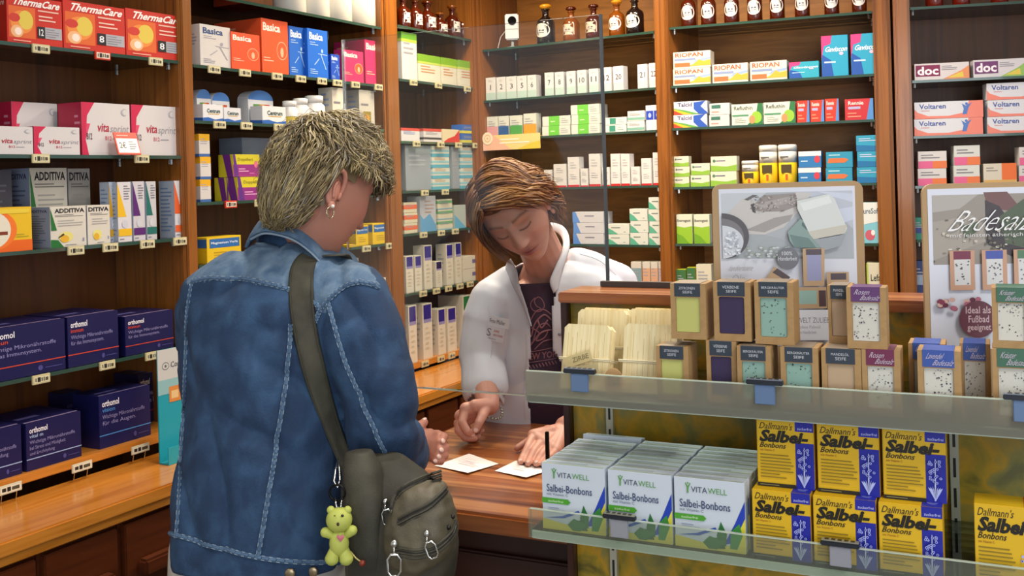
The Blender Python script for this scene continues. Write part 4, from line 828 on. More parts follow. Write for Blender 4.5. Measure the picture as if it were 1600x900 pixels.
SL = '#2f3844'; Yc, Vc, Tc, Bc, Sc = '#bcbc6c', '#34264a', '#86a89c', '#b59a7c', '#c9c6bc'
TS = (('#26342e', '#34463c', '#4a5a50', '#5c4a44'), 34, False); SSp = (('#2c2630', '#4c4650', '#8a8478', '#3a3440'), 46, False)
bt = []
for a in ((1026, 1076, 541, Yc, ('ZITRONEN', 'SEIFE'), SL, None, 0, 'kraft soap carton with lemon yellow soap, lower row, leftmost', .020),
          (1104, 1151, 533, Vc, ('VERBENE', 'SEIFE'), SL, None, 0, 'kraft soap carton with dark purple soap, lower row', .024),
          (1152, 1205, 541, Tc, ('BERGKRÄUTER', 'SEIFE'), SL, TS, 0, 'kraft soap carton with speckled teal soap, lower row, left one', .014),
          (1220, 1279, 543, Tc, ('BERGKRÄUTER', 'SEIFE'), SL, TS, 0, 'kraft soap carton with speckled teal soap, lower row, right one', .014),
          (1284, 1346, 545, Bc, ('MANDELÖL', 'SEIFE'), SL, None, 0, 'kraft soap carton with plain beige soap, lower row', .014),
          (1347, 1407, 547, Sc, ('Rosen', 'Badesalz'), '#6c2448', SSp, 1, 'kraft bath salt carton with magenta label, lower row', .014),
          (1434, 1502, 548, Sc, ('Lavendel', 'Badesalz'), '#34509c', SSp, 1, 'kraft bath salt carton with blue label, placed foremost', .008),
          (1551, 1615, 546, Sc, ('Kräuter', 'Badesalz'), '#3c6450', SSp, 1, 'kraft bath salt carton with green label, lower row at right edge', .014)):
    bt.append(soap(a[0], a[1], a[2], 0, a[9], a[5], a[4], a[3], a[8], a[6], .048 if a[0] != 1434 else .044, bool(a[7]))[1])
soap(1420, 1478, 537, 0, .058, '#34509c', ('Lavendel', 'Badesalz'), Sc, 'kraft bath salt carton with blue label, mostly hidden behind foremost one', SSp, .045, True)
soap(1500, 1548, 537, 0, .056, '#34509c', ('Lavendel', 'Badesalz'), Sc, 'kraft bath salt carton with blue label, behind, left of green one', SSp, .045, True)
soap(1048, 1103, 443, 0, .026, SL, ('ZITRONEN', 'SEIFE'), Yc, 'kraft soap carton with lemon yellow soap, upper row, leftmost', None, .048, z0=max(bt[0], bt[1]))
soap(1115, 1173, 441, 0, .026, SL, ('VERBENE', 'SEIFE'), Vc, 'kraft soap carton with dark purple soap, upper row', None, .045, z0=max(bt[1], bt[2]))
soap(1179, 1240, 441, 0, .026, SL, ('BERGKRÄUTER', 'SEIFE'), Tc, 'kraft soap carton with speckled teal soap, upper row', (TS[0], 30, True), .045, z0=max(bt[2], bt[3]))
soap(1294, 1330, 446, 0, .055, SL, ('MANDEL', 'SEIFE'), Bc, 'kraft soap carton with beige soap, upper row, half hidden', None, .04, z0=bt[4])
soap(1323, 1385, 449, 0, .016, '#5c3468', ('Rosen', 'Badesalz'), Sc, 'kraft bath salt carton with purple label standing on lower row', SSp, .035, True, z0=max(bt[4], bt[5]))
soap(1550, 1612, 450, 0, .018, '#3c6450', ('Kräuter', 'Badesalz'), Sc, 'kraft bath salt carton with green label, upper one at right edge', (SSp[0], 46, True), .045, True, z0=bt[7])

# bundles of pine shingles
def bundle(u, off, w, h, lean, yaw, label, n=4, tg=True, vt=None):
    a = DP.px(u, 540, off)[0]
    z = UP + .001
    t = empty('pine_bundle', DP.at(a, off, z), 0); t.rotation_euler = (rad(lean), 0, DP.ang + rad(yaw)); tag(t, label, 'wood bundle', 'bundles of pine wood slats')
    rr = random.Random(int(u * 3 + off * 1000))
    for k in range(n):
        mb = MB(); dx = rr.uniform(-.003, .003); y0 = k * .0078; hh = h + rr.uniform(-.003, .003); tl = .006
        pr = [(dx, .001), (dx + w, .001), (dx + w, hh - tl), (dx + w - tl, hh), (dx + tl, hh), (dx, hh - tl)]
        mb.grid([[(x, y, q) for x, q in pr] for y in (y0, y0 + .0066)], PINE, True, True)
        if k == 0:
            for j in range(9): x = dx + w * (.08 + .1 * j); mb.box(x, y0 - .0003, .004, x + .0006, y0 + .0002, hh * rr.uniform(.6, .95), mat('#cdb683'))
        mb.build('slat', t)
    D_ = n * .0078
    for q in (0, .0022):
        zz = h * .45 + q
        MB().tube([(-.0035, -.0015, zz), (w + .0035, -.0015, zz + .0005), (w + .0035, D_ + .0012, zz), (-.0035, D_ + .0012, zz)], .001, mat('#d9cfae', .8), 5, True).build('string', t)
    if tg:
        MB().tube([(w * .2, -.002, h * .45), (w * .1, -.008, h * .42), (w * .3, -.009, h * .5), (w * .15, -.004, h * .45)], .0009, mat('#d9cfae', .8), 5).build('string_bow', t)
        g = MB(); g.box(0, -.0004, 0, .045, .0004, .016, mat('#c9b684', .7)); paint(g, [T_('ZIRBE', .3, .3, .9, .75, '#7c6c44', 0, .01)], ((0, -.0004, 0), (.045, 0, 0), (0, 0, .016), (0, -1, 0)), .0002)
        o = g.build('paper_tag', t, (w * .18, -.010, h * .3)); o.rotation_euler = (0, rad(-20), 0)
        g = MB(); g.box(0, -.0004, 0, .05, .0004, .016, mat('#bfae80', .7)); paint(g, [L_(.1, .2, .9, .8, 2, '#7c6c44')], ((0, -.0004, 0), (.05, 0, 0), (0, 0, .016), (0, -1, 0)), .0002)
        o = g.build('paper_tag', t, (w * .25, -.012, h * .17)); o.rotation_euler = (0, rad(-8), 0)
    return t
bundle(872, .045, .074, .098, -14, -4, 'pine slat bundle with paper tags at front left behind upper lip', 4)
bundle(966, .045, .082, .100, -12, -4, 'pine slat bundle at front, left of the lemon soap cartons', 4, False)
bundle(896, .115, .082, .112, -10, -3, 'pine slat bundle at the back left under the cap board', 4, False)
bundle(976, .12, .082, .112, -10, -3, 'pine slat bundle at the back right under the cap board', 4, False)
g = MB(); pts = [(.015 * math.cos(2 * math.pi * k / 20), 0, .019 * math.sin(2 * math.pi * k / 20)) for k in range(20)]
g.grid([[(x, y, z) for x, _, z in pts] for y in (-.0005, .0005)], mat('#cda372', .7), True, True)
paint(g, [T_('EI', .2, .55, .8, .7, '#5c4428'), T_('ZEI', .2, .35, .8, .5, '#5c4428')], ((-.015, -.0005, -.019), (.03, 0, 0), (0, 0, .038), (0, -1, 0)), .0002)
a = DP.px(958, 568, .028)[0]
tag(g.build('hang_tag', loc=DP.at(a, .028, UP + .0205), rz=DP.ang), 'round wooden hang tag with dark letters between the front pine bundles', 'tag')

# posters standing behind the goods
def poster(u0, u1, vt, off, ang, inner, art, label, photo=None):
    o2 = DP.at(*[DP.px(u0, vt, off)[0], off])[:2]
    Q = Plan(o2, ang); w = Q.px(u1, vt, 0)[0]; zt = Q.px((u0 + u1) / 2, vt, 0)[1]; z0 = UP + .0005; h = zt - z0
    t = empty('advertising_board', Q.at(0, 0, z0), Q.ang); tag(t, label, 'poster')
    r = .014; n = 6
    pr = [(0, 0), (w, 0)] + [(w - r + r * math.cos(math.pi / 2 * k / n), h - r + r * math.sin(math.pi / 2 * k / n)) for k in range(n + 1)] + [(r - r * math.sin(math.pi / 2 * k / n), h - r + r * math.cos(math.pi / 2 * k / n)) for k in range(n + 1)]
    MB().grid([[(x, y, z) for x, z in pr] for y in (0, .006)], mat('#a98a62', .6), True, True).build('backing_board', t)
    x0, z1 = Q.px(inner[0], inner[1] + 60, 0)[0], Q.px((inner[0] + inner[2]) / 2, inner[1], 0)[1] - z0
    x1 = Q.px(inner[2], inner[1] + 60, 0)[0]; zb = Q.px((inner[0] + inner[2]) / 2, inner[3], 0)[1] - z0
    g = MB(); g.box(x0, -.0008, zb, x1, -.0001, z1, mat('#cdcfda', .4))
    paint(g, art, ((x0, -.0008, zb), (x1 - x0, 0, 0), (0, 0, z1 - zb), (0, -1, 0)), .0002, .00005)
    g.build('print', t)
    MB().box(w * .4, .0065, 0, w * .6, .018, h * .3, mat('#a98a62', .6)).build('stand', t)
def N1(u, v): return ((u - 1124) / 213, (540 - v) / 247)
def PP1(c, *q): return P_(c, *[N1(*x) for x in q])
def CC1(u, v, ru, rv, c, n=28): x, y = N1(u, v); return C_(x, y, ru / 213, rv / 247, c, n)
def TT1(s, u0, v0, u1, v1, c, sh=0, b=0): a, b2 = N1(u0, v1); d, e = N1(u1, v0); return T_(s, a, b2, d, e, c, sh, b)
rn = random.Random(8)
A1 = [PP1('#a3a8ae', (1128, 300), (1333, 300), (1333, 406), (1128, 402)), PP1('#b9bec4', (1128, 300), (1200, 300), (1150, 335), (1128, 330)), PP1('#9aa0a4', (1128, 350), (1220, 372), (1260, 402), (1128, 402)), PP1('#b3b8c4', (1250, 300), (1333, 300), (1333, 360), (1290, 318)), PP1('#c2c8d8', (1280, 300), (1333, 305), (1333, 318), (1300, 308)), PP1('#c2c8d8', (1300, 330), (1333, 325), (1333, 345), (1318, 350)),
      PP1('#bdb8b4', (1138, 330), (1162, 308), (1200, 318), (1248, 300), (1270, 303), (1248, 332), (1225, 355), (1195, 366), (1160, 364), (1150, 345)), PP1('#8d8480', (1172, 325), (1195, 304), (1245, 302), (1248, 322), (1225, 330), (1190, 330)), PP1('#a29a96', (1180, 318), (1240, 306), (1244, 314), (1200, 326)),
      PP1('#5f5a5a', (1164, 310), (1178, 303), (1186, 304), (1170, 312)), PP1('#44403e', (1174, 318), (1180, 316), (1182, 332), (1177, 330)), PP1('#96918e', (1165, 358), (1210, 340), (1240, 335), (1235, 345), (1195, 362))]
for k in range(60): A1.append(CC1(rn.uniform(1176, 1246), rn.uniform(305, 330), 1.6, 1.1, ('#b9b0aa', '#766c68')[k % 2], 6))
def half(cu, cv, ru, rv, c, a0=-90, a1=90, n=20): return PP1(c, *[(max(1128, cu + ru * math.cos(rad(a0 + (a1 - a0) * k / n))), min(402, cv + rv * math.sin(rad(a0 + (a1 - a0) * k / n)))) for k in range(n + 1)])
A1 += [half(1128, 367, 42, 36, '#4a464a'), half(1126, 369, 36, 30, '#6f6c70'), half(1126, 376, 35, 26, '#c3c7ce')]
for k in range(70): A1.append(CC1(rn.uniform(1130, 1156), rn.uniform(360, 396), 2.4, 1.8, ('#dde0e6', '#a7acb6', '#cdd2da')[k % 3], 5))
A1 += [PP1('#7e9590', (1230, 362), (1250, 342), (1268, 352), (1275, 372), (1292, 380), (1280, 388), (1240, 386), (1233, 376)), PP1('#5f7874', (1233, 366), (1262, 372), (1275, 388), (1240, 386)), PP1('#4e6462', (1253, 347), (1262, 352), (1260, 360), (1252, 352)),
       PP1('#c9cdca', (1246, 314), (1296, 304), (1304, 312), (1322, 358), (1318, 366), (1270, 374), (1264, 366), (1246, 326)), PP1('#bdb9ac', (1262, 362), (1322, 352), (1318, 366), (1270, 374)), PP1('#d6dad8', (1250, 318), (1295, 307), (1300, 318), (1256, 330)), PP1('#8f969c', (1270, 375), (1320, 367), (1312, 385), (1285, 392))]
for k in range(40): A1.append(CC1(rn.uniform(1160, 1230), rn.uniform(385, 400), 3, 1.6, ('#c2c8c8', '#93a094')[k % 2], 5))
A1 += [TT1('handverlesene', 1135, 412, 1172, 421, '#9a9aa0', .6), TT1('Öle', 1140, 425, 1160, 437, '#a4a4aa', .6), CC1(1229, 403, 17, 17, '#66676e'), TT1('100%', 1220, 392, 1236, 398, '#d4d4d8'), TT1('Handarbeit', 1214, 400, 1243, 406, '#d4d4d8'),
       PP1('#b39470', (1190, 438), (1208, 415), (1232, 432), (1216, 448)), PP1('#4a3c40', (1204, 424), (1212, 418), (1232, 432), (1226, 438)), PP1('#b39470', (1252, 388), (1286, 388), (1284, 446), (1252, 446)), PP1('#8f90b4', (1258, 398), (1280, 398), (1280, 438), (1258, 438)), PP1('#4a3c44', (1257, 389), (1281, 389), (1281, 398), (1257, 398)),
       PP1('#b39470', (1242, 448), (1287, 448), (1287, 481), (1242, 481)), PP1('#8fb0a6', (1244, 453), (1272, 453), (1272, 474), (1244, 474)), PP1('#4a3034', (1275, 453), (1286, 453), (1286, 478), (1275, 478)), PP1('#b39470', (1288, 425), (1322, 425), (1322, 500), (1288, 500)), PP1('#4a3c44', (1294, 427), (1318, 427), (1318, 437), (1294, 437)),
       PP1('#d8dae2', (1242, 483), (1294, 483), (1294, 530), (1242, 530)), TT1('DER UMWELT ZULIEBE', 1212, 495, 1294, 503, '#75767c'), TT1('ohne Palmöl', 1244, 507, 1276, 512, '#9a9ba2'), TT1('in Handarbeit', 1244, 515, 1270, 520, '#9a9ba2')]
poster(1112, 1348, 285, .15, rad(7), (1124, 293, 1337, 540), A1, 'kraft framed poster of soap and towels, left of the two posters')
def N2(u, v): return ((u - 1450) / 200, (545 - v) / 252)
def PP2(c, *q): return P_(c, *[N2(*x) for x in q])
def CC2(u, v, ru, rv, c, n=28): x, y = N2(u, v); return C_(x, y, ru / 200, rv / 252, c, n)
def TT2(s, u0, v0, u1, v1, c, sh=0, b=0): a, b2 = N2(u0, v1); d, e = N2(u1, v0); return T_(s, a, b2, d, e, c, sh, b)
A2 = [PP2('#8d857c', (1457, 303), (1645, 303), (1645, 412), (1457, 412)), PP2('#a69f98', (1457, 303), (1530, 303), (1500, 325), (1457, 330)), PP2('#9b9288', (1457, 345), (1520, 335), (1560, 370), (1457, 405)), PP2('#6d4c4a', (1538, 300), (1575, 300), (1592, 322), (1580, 330), (1545, 325)), PP2('#3c3438', (1540, 312), (1562, 322), (1578, 345), (1600, 350), (1600, 412), (1540, 380)), PP2('#55604a', (1500, 352), (1530, 345), (1525, 362), (1508, 372)), PP2('#4d5844', (1560, 340), (1600, 312), (1645, 330), (1645, 400), (1570, 380))]
for k in range(60): A2.append(CC2(rn.uniform(1458, 1640), rn.uniform(340, 408), rn.uniform(1, 4), rn.uniform(.8, 3), ('#bdb4a4', '#5c564c', '#c9c2b8', '#7c7466')[k % 4], 6))
A2 += [TT2('Badesalz', 1478, 328, 1602, 360, '#e4e2e4', .9, -.012), TT2('mit feinsten ätherischen Ölen', 1483, 362, 1640, 369, '#cfcdcc')]
for u, c in ((1481, '#6f2440'), (1531, '#42509c'), (1580, '#4f7458')):
    A2 += [PP2('#bb8f74', (u, 390), (u + 39, 390), (u + 39, 452), (u, 452)), PP2('#c9c8c6', (u + 7, 400), (u + 32, 400), (u + 32, 444), (u + 7, 444)), PP2(c, (u + 6, 391), (u + 33, 391), (u + 33, 404), (u + 6, 404))]
    for k in range(16): A2.append(CC2(u + rn.uniform(9, 30), rn.uniform(407, 442), 1.6, 1.1, '#55505a', 5))
for k in range(34): A2.append(CC2(rn.uniform(1462, 1530), rn.uniform(464, 481) - 0, 5, 4, ('#7c3048', '#a86074', '#c9a498', '#5c2438')[k % 4], 7))
A2 += [CC2(1521, 497, 29, 29, '#602c3c', 36), TT2('Ideal als', 1502, 477, 1541, 488, '#cdb0b4', 0, .01), TT2('Fußbad', 1506, 491, 1538, 502, '#cdb0b4', 0, .01), TT2('geeignet', 1504, 505, 1541, 517, '#cdb0b4', 0, .01)]
poster(1440, 1662, 285, .15, rad(5), (1450, 293, 1650, 545), A2, 'kraft framed bath salt poster at the right edge')

# upright peg, leaflet stand
MB().box(-.0035, -.004, 0, .0035, .004, .235, mat('#14110f', .3), .001)
o = MB().box(-.0035, -.003, 0, .0035, .003, DP.px(855, 678, .345)[1] - .9505, mat('#14110f', .3), .001).build('black_peg', loc=DP.at(DP.px(855, 690, .36)[0], .36, .9505), rz=DP.ang)
tag(o, 'slim black upright peg in front of the pharmacist left hand', 'peg')
a0, _ = LW.px(243, 620, -.09); t = empty('leaflet_stand', LW.at(a0, -.10, .8655), LW.ang); tag(t, 'white and teal cardboard leaflet stand on left worktop beside the jacket', 'leaflet stand')
mb = MB(); zt = LW.px(262, 545, -.10)[1] - .8655
mb.box(0, 0, 0, .12, .004, zt, mat('#1f9cae', .45), .0008)
paint(mb, [R_(0, .72, 1, 1, '#c9c9c6'), R_(0, .6, 1, .73, '#8fbcc0'), C_(.22, .85, .1, .035, '#5c6064'), C_(.22, .85, .085, .028, '#c9c9c6'), C_(.22, .85, .03, .012, '#5c6064'), R_(.3, .52, .62, .66, '#d98a44'), R_(.36, .55, .56, .62, '#e6c48c'), T_('Com', .36, .83, .66, .88, '#5c6064')], ((0, 0, 0), (.12, 0, 0), (0, 0, zt), (0, -1, 0))); mb.build('back_card', t)
mb = MB(); mb.box(0, -.03, 0, .12, -.0005, .004, mat('#1a8ea0', .45)); mb.box(0, -.032, 0, .12, -.03, .045, mat('#1f9cae', .45)); mb.build('tray', t)

# ------------------------------------------------------------ figures: tools
def P3(u, v, d): return pt(u, v, d)
def cap_(mb, p0, r0, p1, r1, m, n=16):
    p0, p1 = Vector(p0), Vector(p1); t = (p1 - p0); L = t.length; t = t.normalized() if L > 1e-6 else Vector((0, 0, 1))
    e = t.orthogonal().normalized(); g = t.cross(e); rows = []
    for c, r, s in ((p0, r0, -1), (p1, r1, 1)):
        A = [-80, -60, -35, -10] if s < 0 else [10, 35, 60, 80]
        for a in A:
            ca, sa = math.cos(rad(a)), math.sin(rad(a))
            rows.append([c + t * (sa * r) + (e * math.cos(2 * math.pi * j / n) + g * math.sin(2 * math.pi * j / n)) * (ca * r) for j in range(n)])
    mb.grid(rows, m, True, True)
def chain(mb, pts, m):
    for (a, ra), (b, rb) in zip(pts[:-1], pts[1:]): cap_(mb, a, ra, b, rb, m)
def rings(mb, spec, yaw, m, n=40, ex=2.3):
    rows = []
    for v, cu, hw, dh, cd in spec:
        c = P3(cu, v, cd); hwm = hw * cd / F; cy, sy = math.cos(yaw), math.sin(yaw)
        Wd = math.sqrt(max(hwm ** 2 - (dh * sy) ** 2, 1e-6)) / abs(cy); row = []
        for j in range(n):
            a = 2 * math.pi * j / n; x = Wd * math.copysign(abs(math.cos(a)) ** (2 / ex), math.cos(a)); y = dh * math.copysign(abs(math.sin(a)) ** (2 / ex), math.sin(a))
            row.append((c.x + x * cy - y * sy, c.y + x * sy + y * cy, c.z))
        rows.append(row)
    rows = rows[::-1]
    mb.grid(rows, m, True, True)
def remesh(mb, voxel, smooth=4, disp=None):
    me = mb.mesh('tmp'); o = bpy.data.objects.new('tmp', me); COL.objects.link(o)
    r = o.modifiers.new('r', 'REMESH'); r.mode = 'VOXEL'; r.voxel_size = voxel
    if smooth: s = o.modifiers.new('s', 'SMOOTH'); s.iterations = smooth; s.factor = .5
    dg = bpy.context.evaluated_depsgraph_get(); dg.update()
    out = bpy.data.meshes.new_from_object(o.evaluated_get(dg)); bpy.data.objects.remove(o); bpy.data.meshes.remove(me)
    if disp:
        nv = len(out.vertices); nor = [v.normal.copy() for v in out.vertices]
        for v, q in zip(out.vertices, nor): v.co += q * disp(v.co)
    out.update(); return out
def obj_from(me, name, mats, parent=None, smooth=True):
    me.materials.clear()
    for m in mats: me.materials.append(m)
    if smooth: me.polygons.foreach_set('use_smooth', [True] * len(me.polygons))
    me.name = name; o = bpy.data.objects.new(name, me); COL.objects.link(o)
    if parent: o.parent = parent
    return o
def bvh(me): return BVHTree.FromPolygons([v.co[:] for v in me.vertices], [p.vertices[:] for p in me.polygons])
CAMP = Vector((0, 0, H))
def hit(tree, u, v, lift=.002, dd=None):
    R = Vector(ray(u, v)).normalized(); h = tree.ray_cast(CAMP, R)
    if h[0] is None: return CAMP + Vector(ray(u, v)) * dd if dd else None
    return h[0] + (h[1].normalized() if h[1].dot(R) < 0 else -h[1].normalized()) * lift
def delete_faces(me, test):
    bm = bmesh.new(); bm.from_mesh(me); bmesh.ops.delete(bm, geom=[f for f in bm.faces if test(f.calc_center_median(), f.normal)], context='FACES')
    bm.to_mesh(me); bm.free(); me.update()
def proj(p):
    x, y, z = p[0], p[1], p[2] - H
    return CU + F * (x * cr - z * sr) / y, CV - F * (x * sr + z * cr) / y
def inpoly(u, v, P):
    c = False; j = len(P) - 1
    for i in range(len(P)):
        if (P[i][1] > v) != (P[j][1] > v) and u < (P[j][0] - P[i][0]) * (v - P[i][1]) / (P[j][1] - P[i][1]) + P[i][0]: c = not c
        j = i
    return c
def spline(pts, k=8):
    out = []; n = len(pts)
    for i in range(n - 1):
        p0, p1, p2, p3 = pts[max(i - 1, 0)], pts[i], pts[i + 1], pts[min(i + 2, n - 1)]
        for j in range(k):
            t = j / k; out.append(tuple(.5 * (2 * b + (c - a) * t + (2 * a - 5 * b + 4 * c - d) * t * t + (-a + 3 * b - 3 * c + d) * t ** 3) for a, b, c, d in zip(p0, p1, p2, p3)))
    out.append(tuple(pts[-1])); return out
def set_tone(me, f):
    a = me.color_attributes.new('tone', 'FLOAT_COLOR', 'POINT')
    flat = []
    for v in me.vertices: flat.extend(f(v.co))
    a.data.foreach_set('color', flat)
def mixc(a, b, t): return tuple(x + (y - x) * t for x, y in zip(a, b))
def gau(x, s): return math.exp(-x * x / (2 * s * s))

# ------------------------------------------------------------ head
def head_mesh(nl=190, nb=150, female=True):
    vs = []; fs = []
    for i in range(nb + 1):
        th = math.pi * (i + .5) / (nb + 1)
        for j in range(nl):
            ph = 2 * math.pi * j / nl
            n = (math.sin(th) * math.cos(ph), math.sin(th) * math.sin(ph), math.cos(th))
            x, y, z = n[0] * .0755, n[1] * .094, n[2] * .114
            fr = max(0, -n[1])
            if z < 0:
                t = -z / .114
                x *= 1 - .25 * t ** 1.8; y = y * (1 - .12 * t) if y < 0 else y * (1 - .38 * t ** 1.1)
                y -= .010 * t
            if y < 0 and z < 0: y *= min(1.5, (1 / math.sqrt(max(.12, 1 - (z / .114) ** 2))) ** .52)
            if y < 0:
                w = min(1, fr * 1.6)
                y = y * (1 - .10 * w * gau(x, .05))                      # flatter face
                y += w * (.0100 * gau(abs(x) - .031, .013) * gau(z - .006, .011))            # eye sockets
                y -= w * (.0062 * gau(abs(x) - .031, .0105) * gau(z - .003, .0075))           # lids over the eyes
                y -= w * .0040 * gau(abs(x) - .027, .018) * gau(z - .027, .007)               # brows
                y -= w * .0045 * gau(abs(x) - .040, .016) * gau(z + .028, .018)               # cheeks
                nz = 0
                if -.042 < z < .030:
                    s = (z + .042) / .072; prof = (.0240 * (1 - s) ** 1.0 + .0035) * min(1, (z + .042) / .008)
                    sg = .0065 + .0040 * (1 - s)
                    nz = prof * gau(x, sg)
                y -= w * nz
                y -= w * .0075 * gau(abs(x) - .0125, .0052) * gau(z + .033, .0060)            # nostril wings
                y -= w * (.0055 * gau(x, .018) * gau(z + .0605, .0048) + .0062 * gau(x, .016) * gau(z + .0725, .0052))   # lips
                y += w * .0050 * gau(x, .020) * gau(z + .0665, .0019)
                y += w * .0030 * gau(x, .004) * gau(z + .048, .005)
                y += w * .0030 * gau(x, .018) * gau(z + .083, .005)
                y -= w * .0075 * gau(x, .016) * gau(z + .097, .011)                           # chin
            vs.append((x, y, z * 1.05 if z < -.066 else z - 0) if z >= -.066 else (x, y, z - (-.066 - z) * .16))
    for i in range(nb):
        for j in range(nl):
            k = (j + 1) % nl; fs.append((i * nl + j, (i + 1) * nl + j, (i + 1) * nl + k, i * nl + k))
    fs.append(tuple(range(nl))); fs.append(tuple(range(nb * nl, nb * nl + nl))[::-1])
    return vs, fs
def ear_pts(side, z0=-.024, y0=.012):
    """an ear: rim tube, bowl and lobe in head coordinates; side = +1 or -1 on x"""
    mb = MB(); bx = side * .071
    rim = [(bx + side * (.004 + .012 * max(0, math.sin(a * .9))), y0 + .004 - .016 * math.cos(a) * (1 if a < 3.6 else .8), z0 + .006 + .030 * math.sin(a - .25)) for a in [k * .34 for k in range(-1, 15)]]
    mb.tube(spline(rim, 3), [.0046] * (3 * 15 + 1), SKIN, 8)
    mb.ell((bx + side * .004, y0 + .002, z0), (.006, .013, .026), SKIN, 8)
    mb.ell((bx + side * .008, y0 - .010, z0 - .004), (.004, .004, .008), SKIN, 6)
    mb.ell((bx + side * .006, y0 - .002, z0 - .026), (.005, .008, .009), SKIN, 7)
    mb.tube(spline([(bx + side * .008, y0 + .004, z0 + .018), (bx + side * .011, y0 + .009, z0 + .004), (bx + side * .009, y0 + .002, z0 - .014)], 4), .003, SKIN, 6)
    return mb
def frame_of(f, k):
    k = Vector(k).normalized(); f = Vector(f); f = (f - k * f.dot(k)).normalized()
    Y = -f; X = Y.cross(k)
    return Matrix((X, Y, k)).transposed()
SK = lin('#d39a85'); SK2 = lin('#bd7a68')
def head_tone(base, lip, brow):
    def f(p, noise_amp=1):
        x, y, z = p; c = base
        if y < -.02:
            t = gau(x, .0150) * max(gau(z + .0605, .0036), gau(z + .0715, .0040)); c = mixc(c, lip, min(1, t * 1.1))
            c = mixc(c, lin('#6a302c'), min(1, 1.0 * gau(x, .015) * gau(z + .0665, .0012)))
            zb = .0285 + .004 * gau(abs(x) - .034, .012) - .10 * max(0, abs(x) - .040)
            c = mixc(c, brow, .72 * gau(z - zb, .0023) * (1 if .013 < abs(x) < .052 else 0))
            zl = -.0035 - 7 * (0) + .0045 * ((abs(x) - .031) / .015) ** 2
            c = mixc(c, lin('#2a1a18'), .92 * gau(z - zl, .0015) * (1 if .016 < abs(x) < .047 else 0))
            c = mixc(c, lin('#96604e'), .35 * gau(abs(x) - .031, .014) * gau(z - .010, .004))
            c = mixc(c, lin('#c4685c'), .35 * gau(abs(x) - .042, .014) * gau(z + .026, .014))
            c = mixc(c, lin('#bf6a58'), .35 * gau(x, .008) * gau(z + .036, .009))
            c = mixc(c, lin('#5c2c24'), .9 * gau(abs(x) - .0075, .0032) * gau(z + .0415, .0020))
        return c[:3] + (1,)
    return f
def ribbon_lock(mb, pts, w, nor, m):
    rows = []; K = len(pts)
    for i, p in enumerate(pts):
        t = (pts[min(i + 1, K - 1)] - pts[max(i - 1, 0)]); t = t.normalized() if t.length > 1e-7 else Vector((0, 0, 1))
        s = t.cross(nor[i]); s = s.normalized() if s.length > 1e-6 else Vector((1, 0, 0)); q = i / (K - 1)
        ww = w * (.55 + .9 * q if q < .35 else .9 * (1 - ((q - .35) / .65) ** 1.6) + .04)
        rows.append([p - s * ww, p + nor[i] * ww * .55, p + s * ww, p - nor[i] * ww * .3])
    mb.grid(rows, m, True, True)
def hair_build(name, parent, M, C, spec, tones, seed):
    """locks that leave a scalp ellipsoid, follow a flow field and rest on one another"""
    rnd = random.Random(seed); A = Vector(spec['rad']); mb = MB(); cols = []
    def add_tone(n0, c):
        cols.extend([c] * (len(mb.v) - n0))
    # under layer
    n0 = len(mb.v); rows = []; N = 48
    vs = []; fs = []
    for i in range(1, 30):
        th = math.pi * i / 30
        for j in range(N):
            ph = 2 * math.pi * j / N; vs.append(Vector((A.x * math.sin(th) * math.cos(ph), A.y * math.sin(th) * math.sin(ph), A.z * math.cos(th))) * spec.get('shell', 1.02))
    for i in range(28):
        for j in range(N):
            q = [i * N + j, (i + 1) * N + j, (i + 1) * N + (j + 1) % N, i * N + (j + 1) % N]
            c = sum((vs[k] for k in q), Vector()) / 4; nn = Vector((c.x / A.x, c.y / A.y, c.z / A.z)).normalized()
            if spec['mask'](nn, 0): fs.append(q)
    fs.append([k for k in range(N)][::-1])
    mb.add([C + M @ v for v in vs], fs, HAIR); add_tone(n0, lin(tones[0]))
    made = 0; tries = 0
    while made < spec['n'] and tries < spec['n'] * 12:
        tries += 1
        n = Vector((rnd.gauss(0, 1), rnd.gauss(0, 1), rnd.gauss(0, 1))).normalized()
        if not spec['mask'](n, .06): continue
        L = spec['len'](n, rnd); K = 7; ds = L / (K - 1); p = Vector((n.x * A.x, n.y * A.y, n.z * A.z)); pts = []; nor = []
        lift0 = spec.get('base', 1.02) + rnd.random() * spec.get('thick', .1); jit = Vector((rnd.gauss(0, 1), rnd.gauss(0, 1), rnd.gauss(0, 1))) * spec.get('jit', .2)
        ok = True
        for k in range(K):
            nn = Vector((p.x / A.x ** 2, p.y / A.y ** 2, p.z / A.z ** 2)).normalized(); q = k / (K - 1)
            e = Vector((p.x / A.x, p.y / A.y, p.z / A.z)); r = max(e.length, 1e-6)
            want = lift0 + spec['lift'](n, q, rnd) ; 
            if spec['hold'](p): pp = p * (want / r)
            else: pp = p
            pts.append(C + M @ pp); nor.append((M @ nn).normalized())
            d = spec['flow'](n, p, q) + jit; 
            if spec['hold'](p): d = d - nn * d.dot(nn)
            d = d.normalized(); p = pp + d * ds
            if spec['stop'](p): ok = k >= 3; break
        if not ok or len(pts) < 4: continue
        n0 = len(mb.v); ribbon_lock(mb, pts, spec['w'] * rnd.uniform(.5, 1.3), nor, HAIR)
        kk = noise.noise(n * 4.2 + Vector((seed, 0, 0))) * .5 + .5; c = mixc(mixc(lin(rnd.choice(tones)), lin(rnd.choice(tones)), rnd.random()), lin(spec['dark'] if kk < .5 else spec['light']), min(.75, abs(kk - .5) * 2.6)); add_tone(n0, c); made += 1
    me = mb.mesh(name, True); a = me.color_attributes.new('tone', 'FLOAT_COLOR', 'POINT'); flat = []
    for c in cols: flat.extend(c[:3] + (1,))
    a.data.foreach_set('color', flat)
    o = bpy.data.objects.new(name, me); COL.objects.link(o); o.parent = parent; return o
